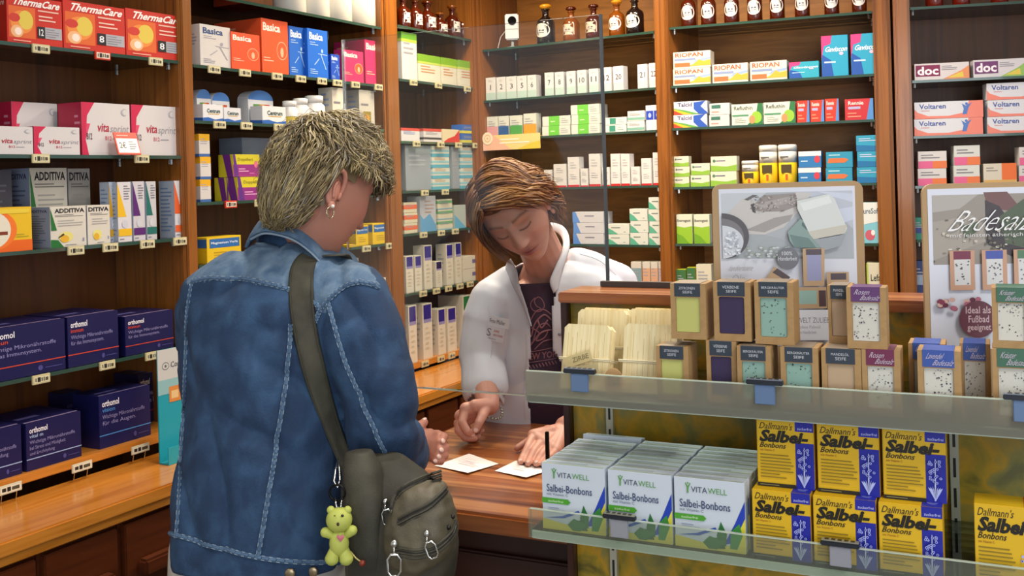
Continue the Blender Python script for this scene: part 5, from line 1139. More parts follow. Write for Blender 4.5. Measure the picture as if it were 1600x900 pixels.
def body_object(name, core, voxel, hm, M, C, tonef, ears, base):
    """skin: limbs and trunk as one remeshed surface, joined with the modelled head"""
    me = remesh(core, voxel, 3)
    hv, hf = hm; vs = [v.co[:] for v in me.vertices]; fs = [tuple(p.vertices) for p in me.polygons]
    tone = [base[:3] + (1,)] * len(vs)
    for i, v in enumerate(vs):
        q = noise.noise(Vector(v) * 25) * .5 + .5; tone[i] = mixc(base, SK2, .25 * q)[:3] + (1,)
    b = len(vs); vs += [tuple(C + M @ Vector(v)) for v in hv]; fs += [tuple(b + k for k in f) for f in hf]; tone += [tonef(v) for v in hv]
    for e in ears:
        b = len(vs); vs += [tuple(C + M @ Vector(v)) for v in e.v]; fs += [tuple(b + k for k in f) for f in e.f]; tone += [mixc(base, SK2, .35)[:3] + (1,)] * len(e.v)
    m2 = bpy.data.meshes.new(name); m2.from_pydata(vs, [], fs); m2.materials.append(SKIN); m2.polygons.foreach_set('use_smooth', [True] * len(fs))
    a = m2.color_attributes.new('tone', 'FLOAT_COLOR', 'POINT'); a.data.foreach_set('color', [x for t in tone for x in t]); m2.update()
    o = bpy.data.objects.new(name, m2); COL.objects.link(o); return o
def nail(mb, p, q, r, up):
    t = (Vector(q) - Vector(p)).normalized(); s = t.cross(Vector(up)).normalized(); nrm = s.cross(t).normalized()
    R = Matrix((s, t, nrm)).transposed(); mb.ell(Vector(q) + nrm * r * .62 + t * r * .15, (r * .68, r * .85, r * .4), mat('#eac4b4', .25), 6, R)

# ------------------------------------------------------------ the pharmacist
PC = P3(804, 332, 2.46); PM = frame_of((-.30, -.80, -.60), (-.36, -.52, .76))
X0 = Vector((.82, -.30, .40)).normalized(); kz = Vector((-.40, -.50, .74)); kz = (kz - X0 * kz.dot(X0)).normalized(); PM = Matrix((X0, kz.cross(X0), kz)).transposed()
core = MB(); sm = SKIN
neck0 = P3(848, 415, 2.66)
chain(core, [(PC + PM @ Vector((0, .044, -.045)), .049), (neck0 + Vector((.012, 0, 0)), .058), (P3(852, 440, 2.70), .075)], sm)
chain(core, [(P3(855, 470, 2.70), .09), (P3(858, 560, 2.72), .09), (P3(850, 680, 2.76), .095), (P3(850, 760, 2.78), .09)], sm)
chain(core, [(P3(775, 480, 2.63), .045), (P3(870, 455, 2.70), .06), (P3(962, 445, 2.73), .045)], sm)
# right arm (left in the picture), loosely pinched hand
chain(core, [(P3(775, 480, 2.63), .042), (P3(752, 565, 2.60), .038), (P3(757, 600, 2.55), .036), (P3(764, 632, 2.47), .026)], sm)
W1 = P3(763, 634, 2.455)
K1 = [(P3(742, 634, 2.425), .0115), (P3(728, 639, 2.425), .012), (P3(720, 650, 2.435), .012), (P3(718, 662, 2.45), .011)]
for p, r in K1: cap_(core, W1, .019, p, r + .004, sm)
cap_(core, K1[0][0], .013, K1[2][0], .013, sm); cap_(core, K1[1][0], .013, K1[3][0], .012, sm)
RF = [[K1[1], (P3(722, 660, 2.40), .0105), (P3(730, 674, 2.39), .0095), (P3(737, 678, 2.395), .0082)],
      [K1[2], (P3(716, 672, 2.42), .0100), (P3(727, 684, 2.415), .0092), (P3(741, 685, 2.42), .008)],
      [K1[3], (P3(722, 679, 2.45), .0092), (P3(734, 686, 2.45), .0085), (P3(747, 683, 2.45), .0078)],
      [(P3(728, 664, 2.47), .0105), (P3(736, 681, 2.475), .0085), (P3(744, 682, 2.475), .0078), (P3(753, 673, 2.46), .0070)],
      [(P3(757, 640, 2.44), .0155), (P3(753, 651, 2.41), .0118), (P3(748, 661, 2.395), .0105), (P3(744, 671, 2.39), .0088)]]
for c in RF: chain(core, c, sm)
# left arm (right in the picture), fingers resting on the card
chain(core, [(P3(962, 445, 2.73), .042), (P3(985, 560, 2.68), .038), (P3(965, 640, 2.58), .034), (P3(912, 655, 2.45), .030), (P3(884, 668, 2.385), .027)], sm)
W2 = P3(881, 672, 2.375)
def onc(u, v, dz=0):
    q = onz(u, v, .9535 + dz); return q
K2 = [(P3(834, 681, 2.335), .0105), (P3(846, 690, 2.315), .0108), (P3(858, 697, 2.30), .0105), (P3(868, 704, 2.285), .0098)]
K2[0] = (P3(833, 680, 2.335), .0108)
for p, r in K2: cap_(core, W2, .019, p, r + .003, sm)
cap_(core, K2[0][0], .0125, K2[3][0], .0115, sm); cap_(core, P3(862, 676, 2.35), .018, P3(846, 682, 2.335), .014, sm)
LF = [[K2[0], (P3(824, 700, 2.285), .0090), (P3(817, 714, 2.262), .0082), (onc(813, 722, .0075), .0072)],
      [K2[1], (P3(834, 705, 2.272), .0090), (P3(828, 717, 2.250), .0082), (onc(825, 724, .0075), .0072)],
      [K2[2], (P3(846, 710, 2.26), .0090), (P3(841, 719, 2.243), .0082), (onc(838, 724.5, .0075), .0072)],
      [K2[3], (P3(859, 714, 2.25), .0082), (P3(853, 720, 2.24), .0074), (onc(849, 725, .007), .0066)],
      [(P3(856, 674, 2.37), .015), (P3(836, 684, 2.365), .0112), (P3(820, 693, 2.36), .0092), (P3(808, 700, 2.35), .0078)]]
for c in LF: chain(core, c, sm)
# legs behind the counter
hipc = P3(850, 760, 2.80)
for s in (-1, 1):
    chain(core, [(Vector((hipc.x + s * .085, hipc.y, .84)), .07), (Vector((hipc.x + s * .09, hipc.y + .02, .48)), .05), (Vector((hipc.x + s * .09, hipc.y + .06, .08)), .035)], sm)
brow = lin('#6a4430')
ph = body_object('person', core, .0026, head_mesh(), PM, PC, head_tone(SK, lin('#b0625c'), brow), [ear_pts(1), ear_pts(-1)], SK)
tag(ph, 'woman in open white coat and purple printed shirt bending over the counter', 'person')
for cs, up in ((RF[:1] + RF[4:], (0, -1, .2)), (LF[:4], (-.1, -.35, 1))):
    for c in cs: nb = MB(); nail(nb, c[-2][0], c[-1][0], c[-1][1], up); nb.build('fingernail', ph, smooth=True)

# trousers and shoes
tr = MB()
chain(tr, [(Vector((hipc.x, hipc.y, .93)), .12), (Vector((hipc.x, hipc.y, .84)), .13)], mat('#26262c'))
for s in (-1, 1): chain(tr, [(Vector((hipc.x + s * .085, hipc.y, .84)), .085), (Vector((hipc.x + s * .09, hipc.y + .02, .48)), .066), (Vector((hipc.x + s * .09, hipc.y + .06, .12)), .062)], mat('#26262c'))
obj_from(remesh(tr, .012, 3), 'trousers', [mat('#c9c8cc', .8)], ph)
for s in (-1, 1):
    sh = MB(); sh.ell((hipc.x + s * .09, hipc.y - .02, .045), (.045, .125, .045), SKIN); sh.box(hipc.x + s * .09 - .042, hipc.y - .14, 0, hipc.x + s * .09 + .042, hipc.y + .10, .02, SKIN)
    obj_from(remesh(sh, .006, 3), 'shoe', [mat('#d4d2cf', .5)], ph)
# shirt
sh = MB()
rings(sh, [(432, 846, 70, .085, 2.68), (452, 852, 95, .10, 2.70), (500, 858, 98, .115, 2.71), (560, 858, 96, .12, 2.73), (640, 856, 94, .12, 2.765), (700, 852, 98, .12, 2.79), (760, 850, 100, .12, 2.80)], rad(4), SKIN)
chain(sh, [(neck0 + Vector((0, .0, -.028)), .062), (P3(850, 450, 2.69), .08)], SKIN)
shm = remesh(sh, .006, 6, lambda p: .004 * noise.noise(Vector((p.x * 14, p.y * 10, p.z * 7))))
nk = neck0
delete_faces(shm, lambda c, n: (c.z > P3(846, 441, 2.64).z - .10 * (c.y - 2.62)) and (Vector((c.x, c.y, 0)) - Vector((nk.x, nk.y, 0))).length < .085)
SHIRT = mat('#3a2033', .75)
so = obj_from(shm, 'shirt', [SHIRT], ph); sd = so.modifiers.new('thickness', 'SOLIDIFY'); sd.thickness = .003
stree = bvh(shm)
pr = MB(); PK = mat('#9c6670', .7)
def stroke(pts, r): 
    q = [hit(stree, u, v, .0012, 2.62) for u, v in spline(pts, 6)]
    pr.tube(q, r, PK, 5)
stroke([(845, 482), (838, 478), (835, 470), (841, 464), (848, 470), (850, 480), (842, 487), (832, 484), (829, 474), (836, 465)], .0014)
for k, a in enumerate((((829, 500), (838, 486), (850, 484), (862, 492)), ((830, 525), (836, 505), (850, 492), (861, 500)), ((833, 532), (840, 512), (852, 505), (861, 512)), ((828, 540), (845, 520), (862, 515)), ((830, 512), (842, 520), (838, 532), (850, 528), (856, 518)), ((840, 500), (846, 512), (856, 500)), ((835, 546), (848, 534), (862, 530)))):
    stroke(a, .0024 if k % 2 else .0017)
vs, fs = text_mesh('NEW YORK', .02)
def decal(tree, mbb, verts, faces, quad, m, lift=.0018, dd=2.6):
    (a, b, c, d) = quad  # bl, br, tr, tl in picture
    out = []
    for x, y in verts:
        u = (a[0] * (1 - x) + b[0] * x) * (1 - y) + (d[0] * (1 - x) + c[0] * x) * y; v = (a[1] * (1 - x) + b[1] * x) * (1 - y) + (d[1] * (1 - x) + c[1] * x) * y
        out.append(hit(tree, u, v, lift, dd))
    mbb.add(out, faces, m)
decal(stree, pr, vs, fs, ((818, 564), (878, 556), (878, 546), (818, 553)), PK)
stroke([(822, 551), (850, 546), (870, 541)], .001); stroke([(822, 567), (850, 563), (870, 559)], .001)
for k in range(9): stroke([(827 + k * 5, 571 - k), (830 + k * 5, 576 - k)], .0016)
pr.build('shirt_print', ph, smooth=True)
# coat
ct = MB()
rings(ct, [(412, 862, 48, .06, 2.67), (424, 864, 82, .09, 2.68), (438, 866, 105, .108, 2.69), (458, 868, 116, .122, 2.70), (500, 864, 112, .135, 2.71), (560, 858, 108, .14, 2.73), (640, 850, 108, .145, 2.765), (720, 848, 114, .15, 2.79), (830, 848, 122, .155, 2.80)], rad(4), SKIN)
chain(ct, [(P3(772, 474, 2.64), .062), (P3(762, 500, 2.63), .064), (P3(751, 560, 2.61), .056), (P3(756, 604, 2.56), .053)], SKIN)
chain(ct, [(P3(962, 444, 2.72), .060), (P3(978, 500, 2.70), .06), (P3(988, 570, 2.68), .055), (P3(968, 636, 2.60), .05)], SKIN)
chain(ct, [(P3(800, 440, 2.66), .045), (P3(772, 468, 2.65), .055)], SKIN); chain(ct, [(P3(905, 415, 2.68), .045), (P3(955, 438, 2.71), .055)], SKIN)
def folds(p):
    q = Vector((p.x * 9 + .7 * math.sin(p.z * 9), p.y * 8, p.z * 4.5))
    return .0075 * noise.noise(q) + .004 * noise.noise(Vector((p.x * 26, p.y * 20, p.z * 12)))
ctm = remesh(ct, .0055, 5, folds)
OPEN = [(800, 395), (806, 425), (811, 446), (819, 470), (829, 505), (829, 545), (825, 600), (827, 640), (832, 700), (900, 700), (890, 590), (864, 545), (861, 490), (868, 460), (861, 442), (871, 414), (884, 388), (884, 352), (840, 340), (800, 380)]
wr = P3(757, 615, 2.54)
def cutc(c, n):
    u, v = proj(c)
    if inpoly(u, v, OPEN) and c.y < 2.70: return True
    if (Vector((c.x - nk.x, c.y - nk.y - .01, 0))).length < .062 and c.z > neck0.z - .045: return True
    return v > 611 and u < 792 and c.y < 2.6 and (c - P3(757, 650, 2.52)).length < .085 and n.dot(Vector((.1, -.5, -.8))) > .55
delete_faces(ctm, cutc)
co = obj_from(ctm, 'white_coat', [COATM], ph); sd = co.modifiers.new('thickness', 'SOLIDIFY'); sd.thickness = .0035; sd.offset = 1
ctree = bvh(ctm)
def strip3(name, L, m, parent, th=.003):
    """a folded cloth strip given by its two borders as (u, v, depth)"""
    A = [P3(*q) for q in spline([l[0] for l in L], 5)]; B = [P3(*q) for q in spline([l[1] for l in L], 5)]
    mb = MB(); mb.grid([[a.lerp(b, k / 5) + Vector((0, -.006 * math.sin(math.pi * k / 5), 0)) for k in range(6)] for a, b in zip(A, B)], m)
    o = mb.build(name, parent, smooth=True); s = o.modifiers.new('thickness', 'SOLIDIFY'); s.thickness = th; s.offset = 0; return o
strip3('collar', [((846, 352, 2.74), (846, 366, 2.735)), ((862, 348, 2.73), (861, 360, 2.72)), ((879, 353, 2.69), (874, 366, 2.685)), ((888, 366, 2.65), (880, 380, 2.62)), ((890, 386, 2.61), (875, 400, 2.585)), ((884, 408, 2.585), (867, 418, 2.565)), ((877, 430, 2.575), (859, 440, 2.56)), ((872, 452, 2.575), (865, 458, 2.567))], COATM, ph, .0015)
def on_coat(u, v, lift, dd):
    h = hit(ctree, u, v, lift, None); return (u, v, h.y if h is not None and h.y < 2.68 else dd)
strip3('lapel', [(on_coat(793, 408, .006, 2.61), (798, 404, 2.60)), (on_coat(790, 422, .006, 2.60), (807, 422, 2.575)), (on_coat(800, 444, .006, 2.58), (812, 447, 2.565)), (on_coat(815, 474, .006, 2.57), (822, 476, 2.562)), (on_coat(828, 508, .005, 2.57), (831, 510, 2.565))], COATM, ph, .0015)
strip3('sleeve_cuff', [((731, 598, 2.56), (733, 612, 2.53)), ((745, 603, 2.515), (744, 617, 2.50)), ((765, 603, 2.51), (764, 614, 2.495)), ((784, 606, 2.535), (780, 622, 2.52)), ((790, 612, 2.57), (786, 634, 2.55))], COATM, ph)
for u, v in ((853 + 8, 449), (868, 521)):
    h = hit(ctree, u + 6, v, .003, 2.58); MB().ell(h, (.0055, .0025, .0055), mat('#9a9aa6', .3, .6), 7).build('snap_button', ph, smooth=True)
for pa in (((757, 470), (752, 500), (757, 530)), ((840, 350), (880, 392), (905, 430), (915, 470)), ((822, 470), (835, 545), (828, 600), (826, 660))): pass
sm_ = MB(); 
for pa in (((763, 478), (768, 520), (766, 560)), ((905, 398), (935, 408), (962, 430)), ((822, 520), (823, 560), (819, 600), (821, 655))):
    q = [hit(ctree, u, v, .0038, 2.6) for u, v in spline(pa, 6)]; sm_.tube(q, .0009, mat('#c9c8d2', .8), 5)
sm_.build('coat_seam', ph)
# badge
def plate(quad, m, art, lift, name, parent, tree, th=.0012):
    c = hit(tree, sum(q[0] for q in quad) / 4, sum(q[1] for q in quad) / 4, lift, 2.6); d = c.y
    P = [P3(u, v, d) for u, v in quad]; n = Vector((0, th, 0)); mb = MB()
    mb.add(P + [p + n for p in P], [(0, 1, 2, 3), (7, 6, 5, 4), (0, 4, 5, 1), (1, 5, 6, 2), (2, 6, 7, 3), (3, 7, 4, 0)], m)
    paint(mb, art, (P[0], P[1] - P[0], P[3] - P[0], (0, -1, 0)), .0004); return mb.build(name, parent)
plate([(762, 507), (795, 515), (797, 499), (764, 492)], mat('#d9d6dc', .4), [T_('Frau Müller', .08, .3, .8, .72, '#3c3844', 0, .0)], .012, 'name_badge', ph, ctree)
plate([(757, 530), (786, 537), (790, 514), (761, 507)], mat('#d4d0d6', .4), [T_('S', .06, .3, .28, .8, '#4c4a54', 0, -.01), T_('IHRE', .42, .62, .7, .78, '#c06064'), T_('APOTHEKE', .4, .36, .92, .5, '#c06064'), L_(.08, .1, .9, .2, 1, '#8a8890')], .009, 'logo_badge', ph, ctree)
# bracelet and ear stud
mb = MB(); c0 = P3(766, 638, 2.47)
for k in range(22):
    a = 2 * math.pi * k / 22; mb.ell(c0 + Vector((.0285 * math.cos(a), .022 * math.sin(a), -.012 * math.cos(a) + .018 * math.sin(a))), (.0034,) * 3, mat('#a9aea0', .25, .7), 5)
mb.build('bracelet', ph, smooth=True)
# hair of the pharmacist
def pmask(n, m):
    if n.y < -.18:
        lim = .56 - .30 * max(0, (abs(n.x) - .45)) * 1.6 + m * .3
        if n.z < lim: return False
    if n.z < -.15 and n.y < .12: return False
    return n.z > -.62
PART = -.30
def pflow(n, p, q):
    s = 1 if n.x > PART else -1
    if s > 0:
        if p.z > .075: d = Vector((1.0, -.08, -.15))
        else: d = Vector((.30, .55 if p.y < .05 else .12, -.75))
        if n.y > .35: d = Vector((.35, .1, -1))
    else: d = Vector((-.55 if p.z > .03 else .0, -.10 if n.y < 0 else .05, -.9))
    if p.z < -.055: d += Vector((-.35 * (1 if p.x > 0 else -1), -.1, 0))
    return d
def pstop(p): return (p.y < -.045 and p.z < .052 and abs(p.x) < .058) or p.z < -.125 or (p.x > .04 and p.y < -.012 and p.z < .0)
hair_build('hair', ph, PM, PC, dict(dark='#4a2a16', light='#b8854a', rad=(.080, .101, .120), mask=pmask, n=3000, w=.0034, base=1.03, thick=.13, jit=.10, shell=1.05,
    len=lambda n, r: r.uniform(.10, .17) if n.z > .1 else r.uniform(.06, .10), lift=lambda n, q, r: .10 * math.sin(q * 2.6) + (.06 * q if n.x < PART else 0) + (.34 * q * q * r.uniform(.3, 1.2) if n.x > .25 and n.y > -.25 and n.z < .75 else 0), flow=pflow, hold=lambda p: p.z > -.07, stop=pstop),
    ['#4a2412', '#8a4c24', '#a86a38', '#6d361c', '#c08c50', '#7a4020'], 3)
MB().tube([PC + PM @ Vector(q) for q in ((.068, -.030, .006), (.075, -.012, .008), (.082, .006, .010))], .0016, mat('#d9c8dc', .3)).build('glasses_arm', ph)

# ------------------------------------------------------------ the customer
CC = P3(509, 292, 1.87); kz = Vector((.30, .40, .88)).normalized(); f0 = Vector((.63, .67, -.44)); f0 = (f0 - kz * f0.dot(kz)).normalized(); Y0 = -f0
CM = Matrix((Y0.cross(kz), Y0, kz)).transposed()
core = MB()
neckc = P3(462, 402, 1.905)
chain(core, [(CC + CM @ Vector((0, .030, -.045)), .054), (P3(490, 370, 1.89), .056), (neckc, .058), (P3(450, 430, 1.90), .07)], SKIN)
chain(core, [(P3(440, 470, 1.87), .09), (P3(420, 600, 1.85), .09), (P3(410, 780, 1.83), .095), (P3(410, 880, 1.83), .09)], SKIN)
chain(core, [(P3(330, 480, 1.95), .045), (P3(440, 450, 1.88), .06), (P3(545, 470, 1.80), .045)], SKIN)
chain(core, [(P3(545, 470, 1.80), .042), (P3(584, 590, 1.77), .040), (P3(603, 694, 1.79), .036), (P3(632, 702, 1.92), .029), (P3(655, 694, 2.03), .025)], SKIN)
Wc = P3(655, 694, 2.03)
Kc = [(P3(671, 680, 2.09), .0112), (P3(676, 690, 2.09), .0115), (P3(677, 701, 2.085), .011), (P3(674, 712, 2.075), .010)]
for p, r in Kc: cap_(core, Wc, .019, p, r + .003, SKIN)
cap_(core, Kc[0][0], .012, Kc[3][0], .0115, SKIN)
CF = [[Kc[0], (P3(684, 679, 2.115), .0100), (P3(694, 683, 2.10), .0092), (P3(690, 690, 2.085), .0082)],
      [Kc[1], (P3(690, 693, 2.11), .0098), (P3(697, 700, 2.09), .0090), (P3(688, 704, 2.075), .0082)],
      [Kc[2], (P3(690, 704, 2.10), .0095), (P3(695, 712, 2.08), .0088), (P3(685, 714, 2.07), .0078)],
      [Kc[3], (P3(686, 714, 2.09), .0088), (P3(689, 721, 2.07), .0080), (P3(680, 721, 2.065), .0072)],
      [(P3(654, 684, 2.045), .015), (P3(652, 672, 2.065), .0118), (P3(656, 665, 2.08), .0104), (P3(663, 660, 2.09), .0086)]]
for c in CF: chain(core, c, SKIN)
# far arm, reaching forward
chain(core, [(P3(330, 480, 1.95), .042), (P3(310, 600, 2.0), .038), (P3(345, 700, 2.08), .033), (P3(440, 700, 2.2), .025)], SKIN)
wl = P3(440, 700, 2.2)
for k in range(4):
    b = wl + Vector((.06, .05 - k * .004, .012 - k * .018)); cap_(core, wl, .017, b, .0125, SKIN); chain(core, [(b, .0095), (b + Vector((.028, .012, -.008)), .0088), (b + Vector((.040, .0, -.026)), .0078)], SKIN)
chain(core, [(wl + Vector((.01, .01, .01)), .014), (wl + Vector((.035, .0, .035)), .0105), (wl + Vector((.060, .005, .042)), .0085)], SKIN)
hip = P3(410, 880, 1.85)
for s in (-1, 1):
    sx = Vector((.92, -.38, 0)) * s * .085; base = Vector((hip.x, hip.y, 0)) + sx
    chain(core, [(base + Vector((0, 0, .84)), .072), (base + Vector((.01, .01, .48)), .05), (base + Vector((0, -.02, .09)), .035)], SKIN)
ch = body_object('person', core, .0028, head_mesh(), CM, CC, head_tone(lin('#b57c68'), lin('#a0544c'), lin('#8a7350')), [ear_pts(-1, -.030, .028), ear_pts(1, -.030, .028)], lin('#b57c68'))
tag(ch, 'short-haired blond woman in blue denim jacket seen from behind, olive bag at side', 'person')
for c in CF[:4] + CF[4:]: nb = MB(); nail(nb, c[-2][0], c[-1][0], c[-1][1], (.6, -.6, .4) if c is not CF[4] else (.1, .3, 1)); nb.build('fingernail', ch, smooth=True)
# ring on the third finger, hoop earring
def ringm(c, n, r, t, m, name, par):
    n = Vector(n).normalized(); e = n.orthogonal().normalized(); g = n.cross(e)
    o = MB().tube([Vector(c) + (e * math.cos(2 * math.pi * k / 20) + g * math.sin(2 * math.pi * k / 20)) * r for k in range(20)], t, m, 6, True).build(name, par, smooth=True); return o
ringm(CF[1][1][0].lerp(CF[1][2][0], .4), CF[1][2][0] - CF[1][1][0], .0102, .0014, mat('#d8b870', .2, 1), 'finger_ring', ch)
ec = CC + CM @ Vector((-.082, .026, -.070)); ringm(ec, (.85, -.5, .1), .0095, .0011, mat('#d0c4a0', .2, 1), 'hoop_earring', ch)
MB().ell(CC + CM @ Vector((-.082, .026, -.058)), (.0035,) * 3, mat('#e8e4da', .2), 7).build('ear_stud', ch, smooth=True)
# trousers, shoes
tr = MB(); chain(tr, [(Vector((hip.x - .05, hip.y, .93)), .115), (Vector((hip.x - .05, hip.y, .85)), .12)], SKIN); chain(tr, [(Vector((hip.x + .04, hip.y, .93)), .115), (Vector((hip.x + .04, hip.y, .85)), .12)], SKIN)
for s in (-1, 1):
    base = Vector((hip.x, hip.y, 0)) + Vector((.92, -.38, 0)) * s * .085
    chain(tr, [(base + Vector((0, 0, .84)), .092), (base + Vector((.01, .01, .48)), .072), (base + Vector((0, -.02, .10)), .064)], SKIN)
    sh = MB(); d = Vector((.38, .92, 0)); c = base + Vector((0, 0, .045)) + d * .03
    for q in range(5): sh.ell(c + d * (.045 * (q - 2)), (.045 - .004 * abs(q - 2), .05, .042 - .003 * q), SKIN, 10)
    obj_from(remesh(sh, .006, 3), 'shoe', [mat('#3a3430', .5)], ch)
obj_from(remesh(tr, .011, 3, lambda p: .004 * noise.noise(Vector(p) * 9)), 'trousers', [mat('#b9b4ac', .85)], ch)
# denim jacket
jk = MB(); YW = rad(-20)
rings(jk, [(380, 456, 56, .07, 1.905), (390, 452, 82, .085, 1.90), (406, 446, 112, .10, 1.89), (420, 440, 124, .108, 1.885), (442, 434, 140, .118, 1.875), (480, 428, 142, .128, 1.865), (560, 426, 137, .135, 1.855), (650, 422, 132, .13, 1.845), (740, 418, 136, .135, 1.835), (820, 416, 141, .142, 1.83), (862, 415, 142, .145, 1.83), (960, 414, 143, .146, 1.83)], YW, SKIN, ex=2.2)
chain(jk, [(P3(538, 458, 1.83), .062), (P3(546, 474, 1.805), .072), (P3(566, 530, 1.785), .074), (P3(586, 600, 1.77), .066), (P3(596, 655, 1.765), .062), (P3(602, 692, 1.79), .063), (P3(617, 704, 1.88), .055), (P3(627, 710, 1.95), .050)], SKIN)
chain(jk, [(P3(342, 462, 1.94), .058), (P3(332, 490, 1.95), .064), (P3(330, 560, 1.97), .06), (P3(334, 640, 2.0), .055), (P3(345, 700, 2.05), .056), (P3(400, 705, 2.14), .048)], SKIN)
def jf(p):
    a = .010 * noise.noise(Vector((p.x * 7, p.y * 7, p.z * 3.2))) - .010 * max(0, .22 - abs(noise.noise(Vector((p.x * 8 + p.z * 3, p.y * 7, p.z * 6 + 9))))) / .22 + .0045 * noise.noise(Vector((p.x * 20, p.y * 20, p.z * 11)))
    u, v = proj(p)
    if u > 560 and v > 560: a += .006 * noise.noise(Vector((p.x * 10 + p.z * 22, p.y * 12, p.z * 30 + 3)))
    return a
jm = remesh(jk, .0058, 5, jf)
cuffc = P3(632, 708, 1.98)
ax = (P3(655, 694, 2.03) - P3(615, 704, 1.86)).normalized()
def jc(c, n):
    if (Vector((c.x, c.y, 0)) - Vector((neckc.x, neckc.y + .01, 0))).length < .056 and c.z > neckc.z - .012: return True
    if (c - cuffc).length < .075 and (c - P3(627, 710, 1.95)).dot(ax) > .022: return True
    return False
delete_faces(jm, jc)
bm = bmesh.new(); bm.from_mesh(jm); bmesh.ops.bisect_plane(bm, geom=bm.verts[:] + bm.edges[:] + bm.faces[:], plane_co=(0, 0, .926), plane_no=(0, 0, -1), clear_outer=True); bm.to_mesh(jm); bm.free()
YOKE = [(296, 443), (330, 437), (380, 438), (420, 446), (452, 456), (484, 470), (510, 486), (515, 470), (535, 452), (560, 443), (592, 448), (560, 390), (500, 360), (400, 320), (290, 390)]
jm.materials.clear()
for m in (DENIM, DENIML): jm.materials.append(m)
for p in jm.polygons:
    u, v = proj(jm.vertices[p.vertices[0]].co); c = p.center
    if inpoly(u, v, YOKE): p.material_index = 1
jm.polygons.foreach_set('use_smooth', [True] * len(jm.polygons))
jo = bpy.data.objects.new('denim_jacket', jm); COL.objects.link(jo); jo.parent = ch
sd = jo.modifiers.new('thickness', 'SOLIDIFY'); sd.thickness = .004; sd.offset = 1
jt = bvh(jm)
WELT = ramp_mat('denim_welt', ['#3a5472', '#587390'], (1, 1, 1), 60, 6, .85, .3)
THR = mat('#8f9fae', .8); THD = mat('#22384f', .9); BAND = DENIML
def seam(pts, w=.0035, stitches=True, name='seam', wide=None):
    """a felled seam: raised welt with a row of stitches on both sides"""
    path = [hit(jt, u, v, .0052, None) for u, v in spline(pts, 8)]; path = [p for p in path if p is not None]
    if len(path) < 3: return
    mb = MB(); mb.tube(path, w, WELT, 6)
    L = 0; out = [path[0]]
    for a, b in zip(path[:-1], path[1:]):
        n = max(1, int((b - a).length / .0045)); out += [a.lerp(b, (k + 1) / n) for k in range(n)]
    tc = CAMP
    for k in range(0, len(out) - 1, 2):
        d = (out[k + 1] - out[k]); 
        if d.length < 1e-5: continue
        vd = (tc - out[k]).normalized(); s = d.normalized().cross(vd).normalized()
        for sg in (-1, 1):
            o = vd * (w * .75) + s * sg * w * .75; mb.tube([out[k] + o, out[k] + o + d * .9], .0007, THR, 4)
        o = vd * (w * .9); mb.tube([out[k] + o - s * w * .4, out[k] + o + s * w * .4], .0006, THD, 4)
    mb.build(name, ch)
seam([(304, 442), (330, 437), (380, 438), (420, 446), (452, 456), (484, 470), (508, 484)], .0045)
seam([(560, 440), (590, 452)], .003)
seam([(588, 448), (560, 443), (535, 452), (515, 470), (500, 488), (492, 505)], .0045)
seam([(515, 474), (525, 510), (540, 560), (556, 600), (572, 640), (590, 680), (602, 705), (606, 722)], .0042)
seam([(454, 505), (452, 540), (447, 590), (440, 640), (430, 700), (420, 770), (412, 820), (404, 868)], .0042)
seam([(302, 446), (297, 480), (294, 540), (292, 600), (290, 660), (286, 720), (282, 790), (279, 840)], .003)
seam([(268, 832), (300, 842), (340, 853), (380, 864), (420, 872), (470, 877), (520, 877), (548, 875)], .0042, name='hem_seam')
# collar: stand and fall around the neck
def clr():
    top = [(398, 372, 1.90), (404, 350, 1.87), (420, 340, 1.855), (445, 340, 1.84), (470, 350, 1.83), (490, 366, 1.83), (504, 385, 1.845), (512, 398, 1.87)]
    bot = [(384, 388, 1.885), (392, 371, 1.845), (412, 362, 1.81), (438, 366, 1.795), (462, 374, 1.79), (484, 391, 1.79), (502, 409, 1.805), (516, 420, 1.83)]
    return strip3('collar', list(zip(top, bot)), DENIML, ch, .006)
clr()
ctp = [P3(u, v, d) for u, v, d in spline([(392, 374, 1.838), (412, 365, 1.803), (438, 368, 1.788), (462, 377, 1.783), (484, 393, 1.783), (502, 411, 1.798)], 8)]
cb = MB(); cb.tube(ctp, .0022, DENIML, 6)
for k in range(0, len(ctp) - 1):
    a, b = ctp[k], ctp[k + 1]; n = 4
    for q in range(0, n): cb.tube([a.lerp(b, q / n) + Vector((0, -.0022, -.0012)), a.lerp(b, (q + .55) / n) + Vector((0, -.0022, .0016))], .0007, THR, 4)
cb.build('collar_edge_seam', ch)
# inner shadow of the collar is real: a lining strip down to the neck
strip3('collar_stand', [((402, 362, 1.93), (404, 395, 1.93)), ((415, 352, 1.88), (415, 392, 1.88)), ((440, 346, 1.858), (440, 392, 1.855)), ((470, 358, 1.852), (468, 398, 1.85)), ((492, 378, 1.86), (488, 412, 1.86))], DENIM, ch, .004)
cr_ = [P3(627, 710, 1.95) + ax * .020 + (ax.orthogonal().normalized() * math.cos(k * math.pi / 12) + ax.cross(ax.orthogonal().normalized()) * math.sin(k * math.pi / 12)) * .0505 for k in range(24)]
mb = MB(); rows = [[p + ax * t + (P3(627, 710, 1.95) + ax * .020 - p) * s_ for p in cr_] for t, s_ in ((-.042, -.045), (0, .0), (.004, .03), (.004, .10), (-.03, .10))]; mb.grid(rows, DENIM, True); mb.build('sleeve_cuff', ch, smooth=True)
for u, v in ((452, 902), (486, 900)):
    q = hit(jt, u, v - 8, .006, 1.7); MB().ell(q, (.009, .003, .009), mat('#9c8a6c', .3, .8), 8).build('jacket_button', ch, smooth=True)

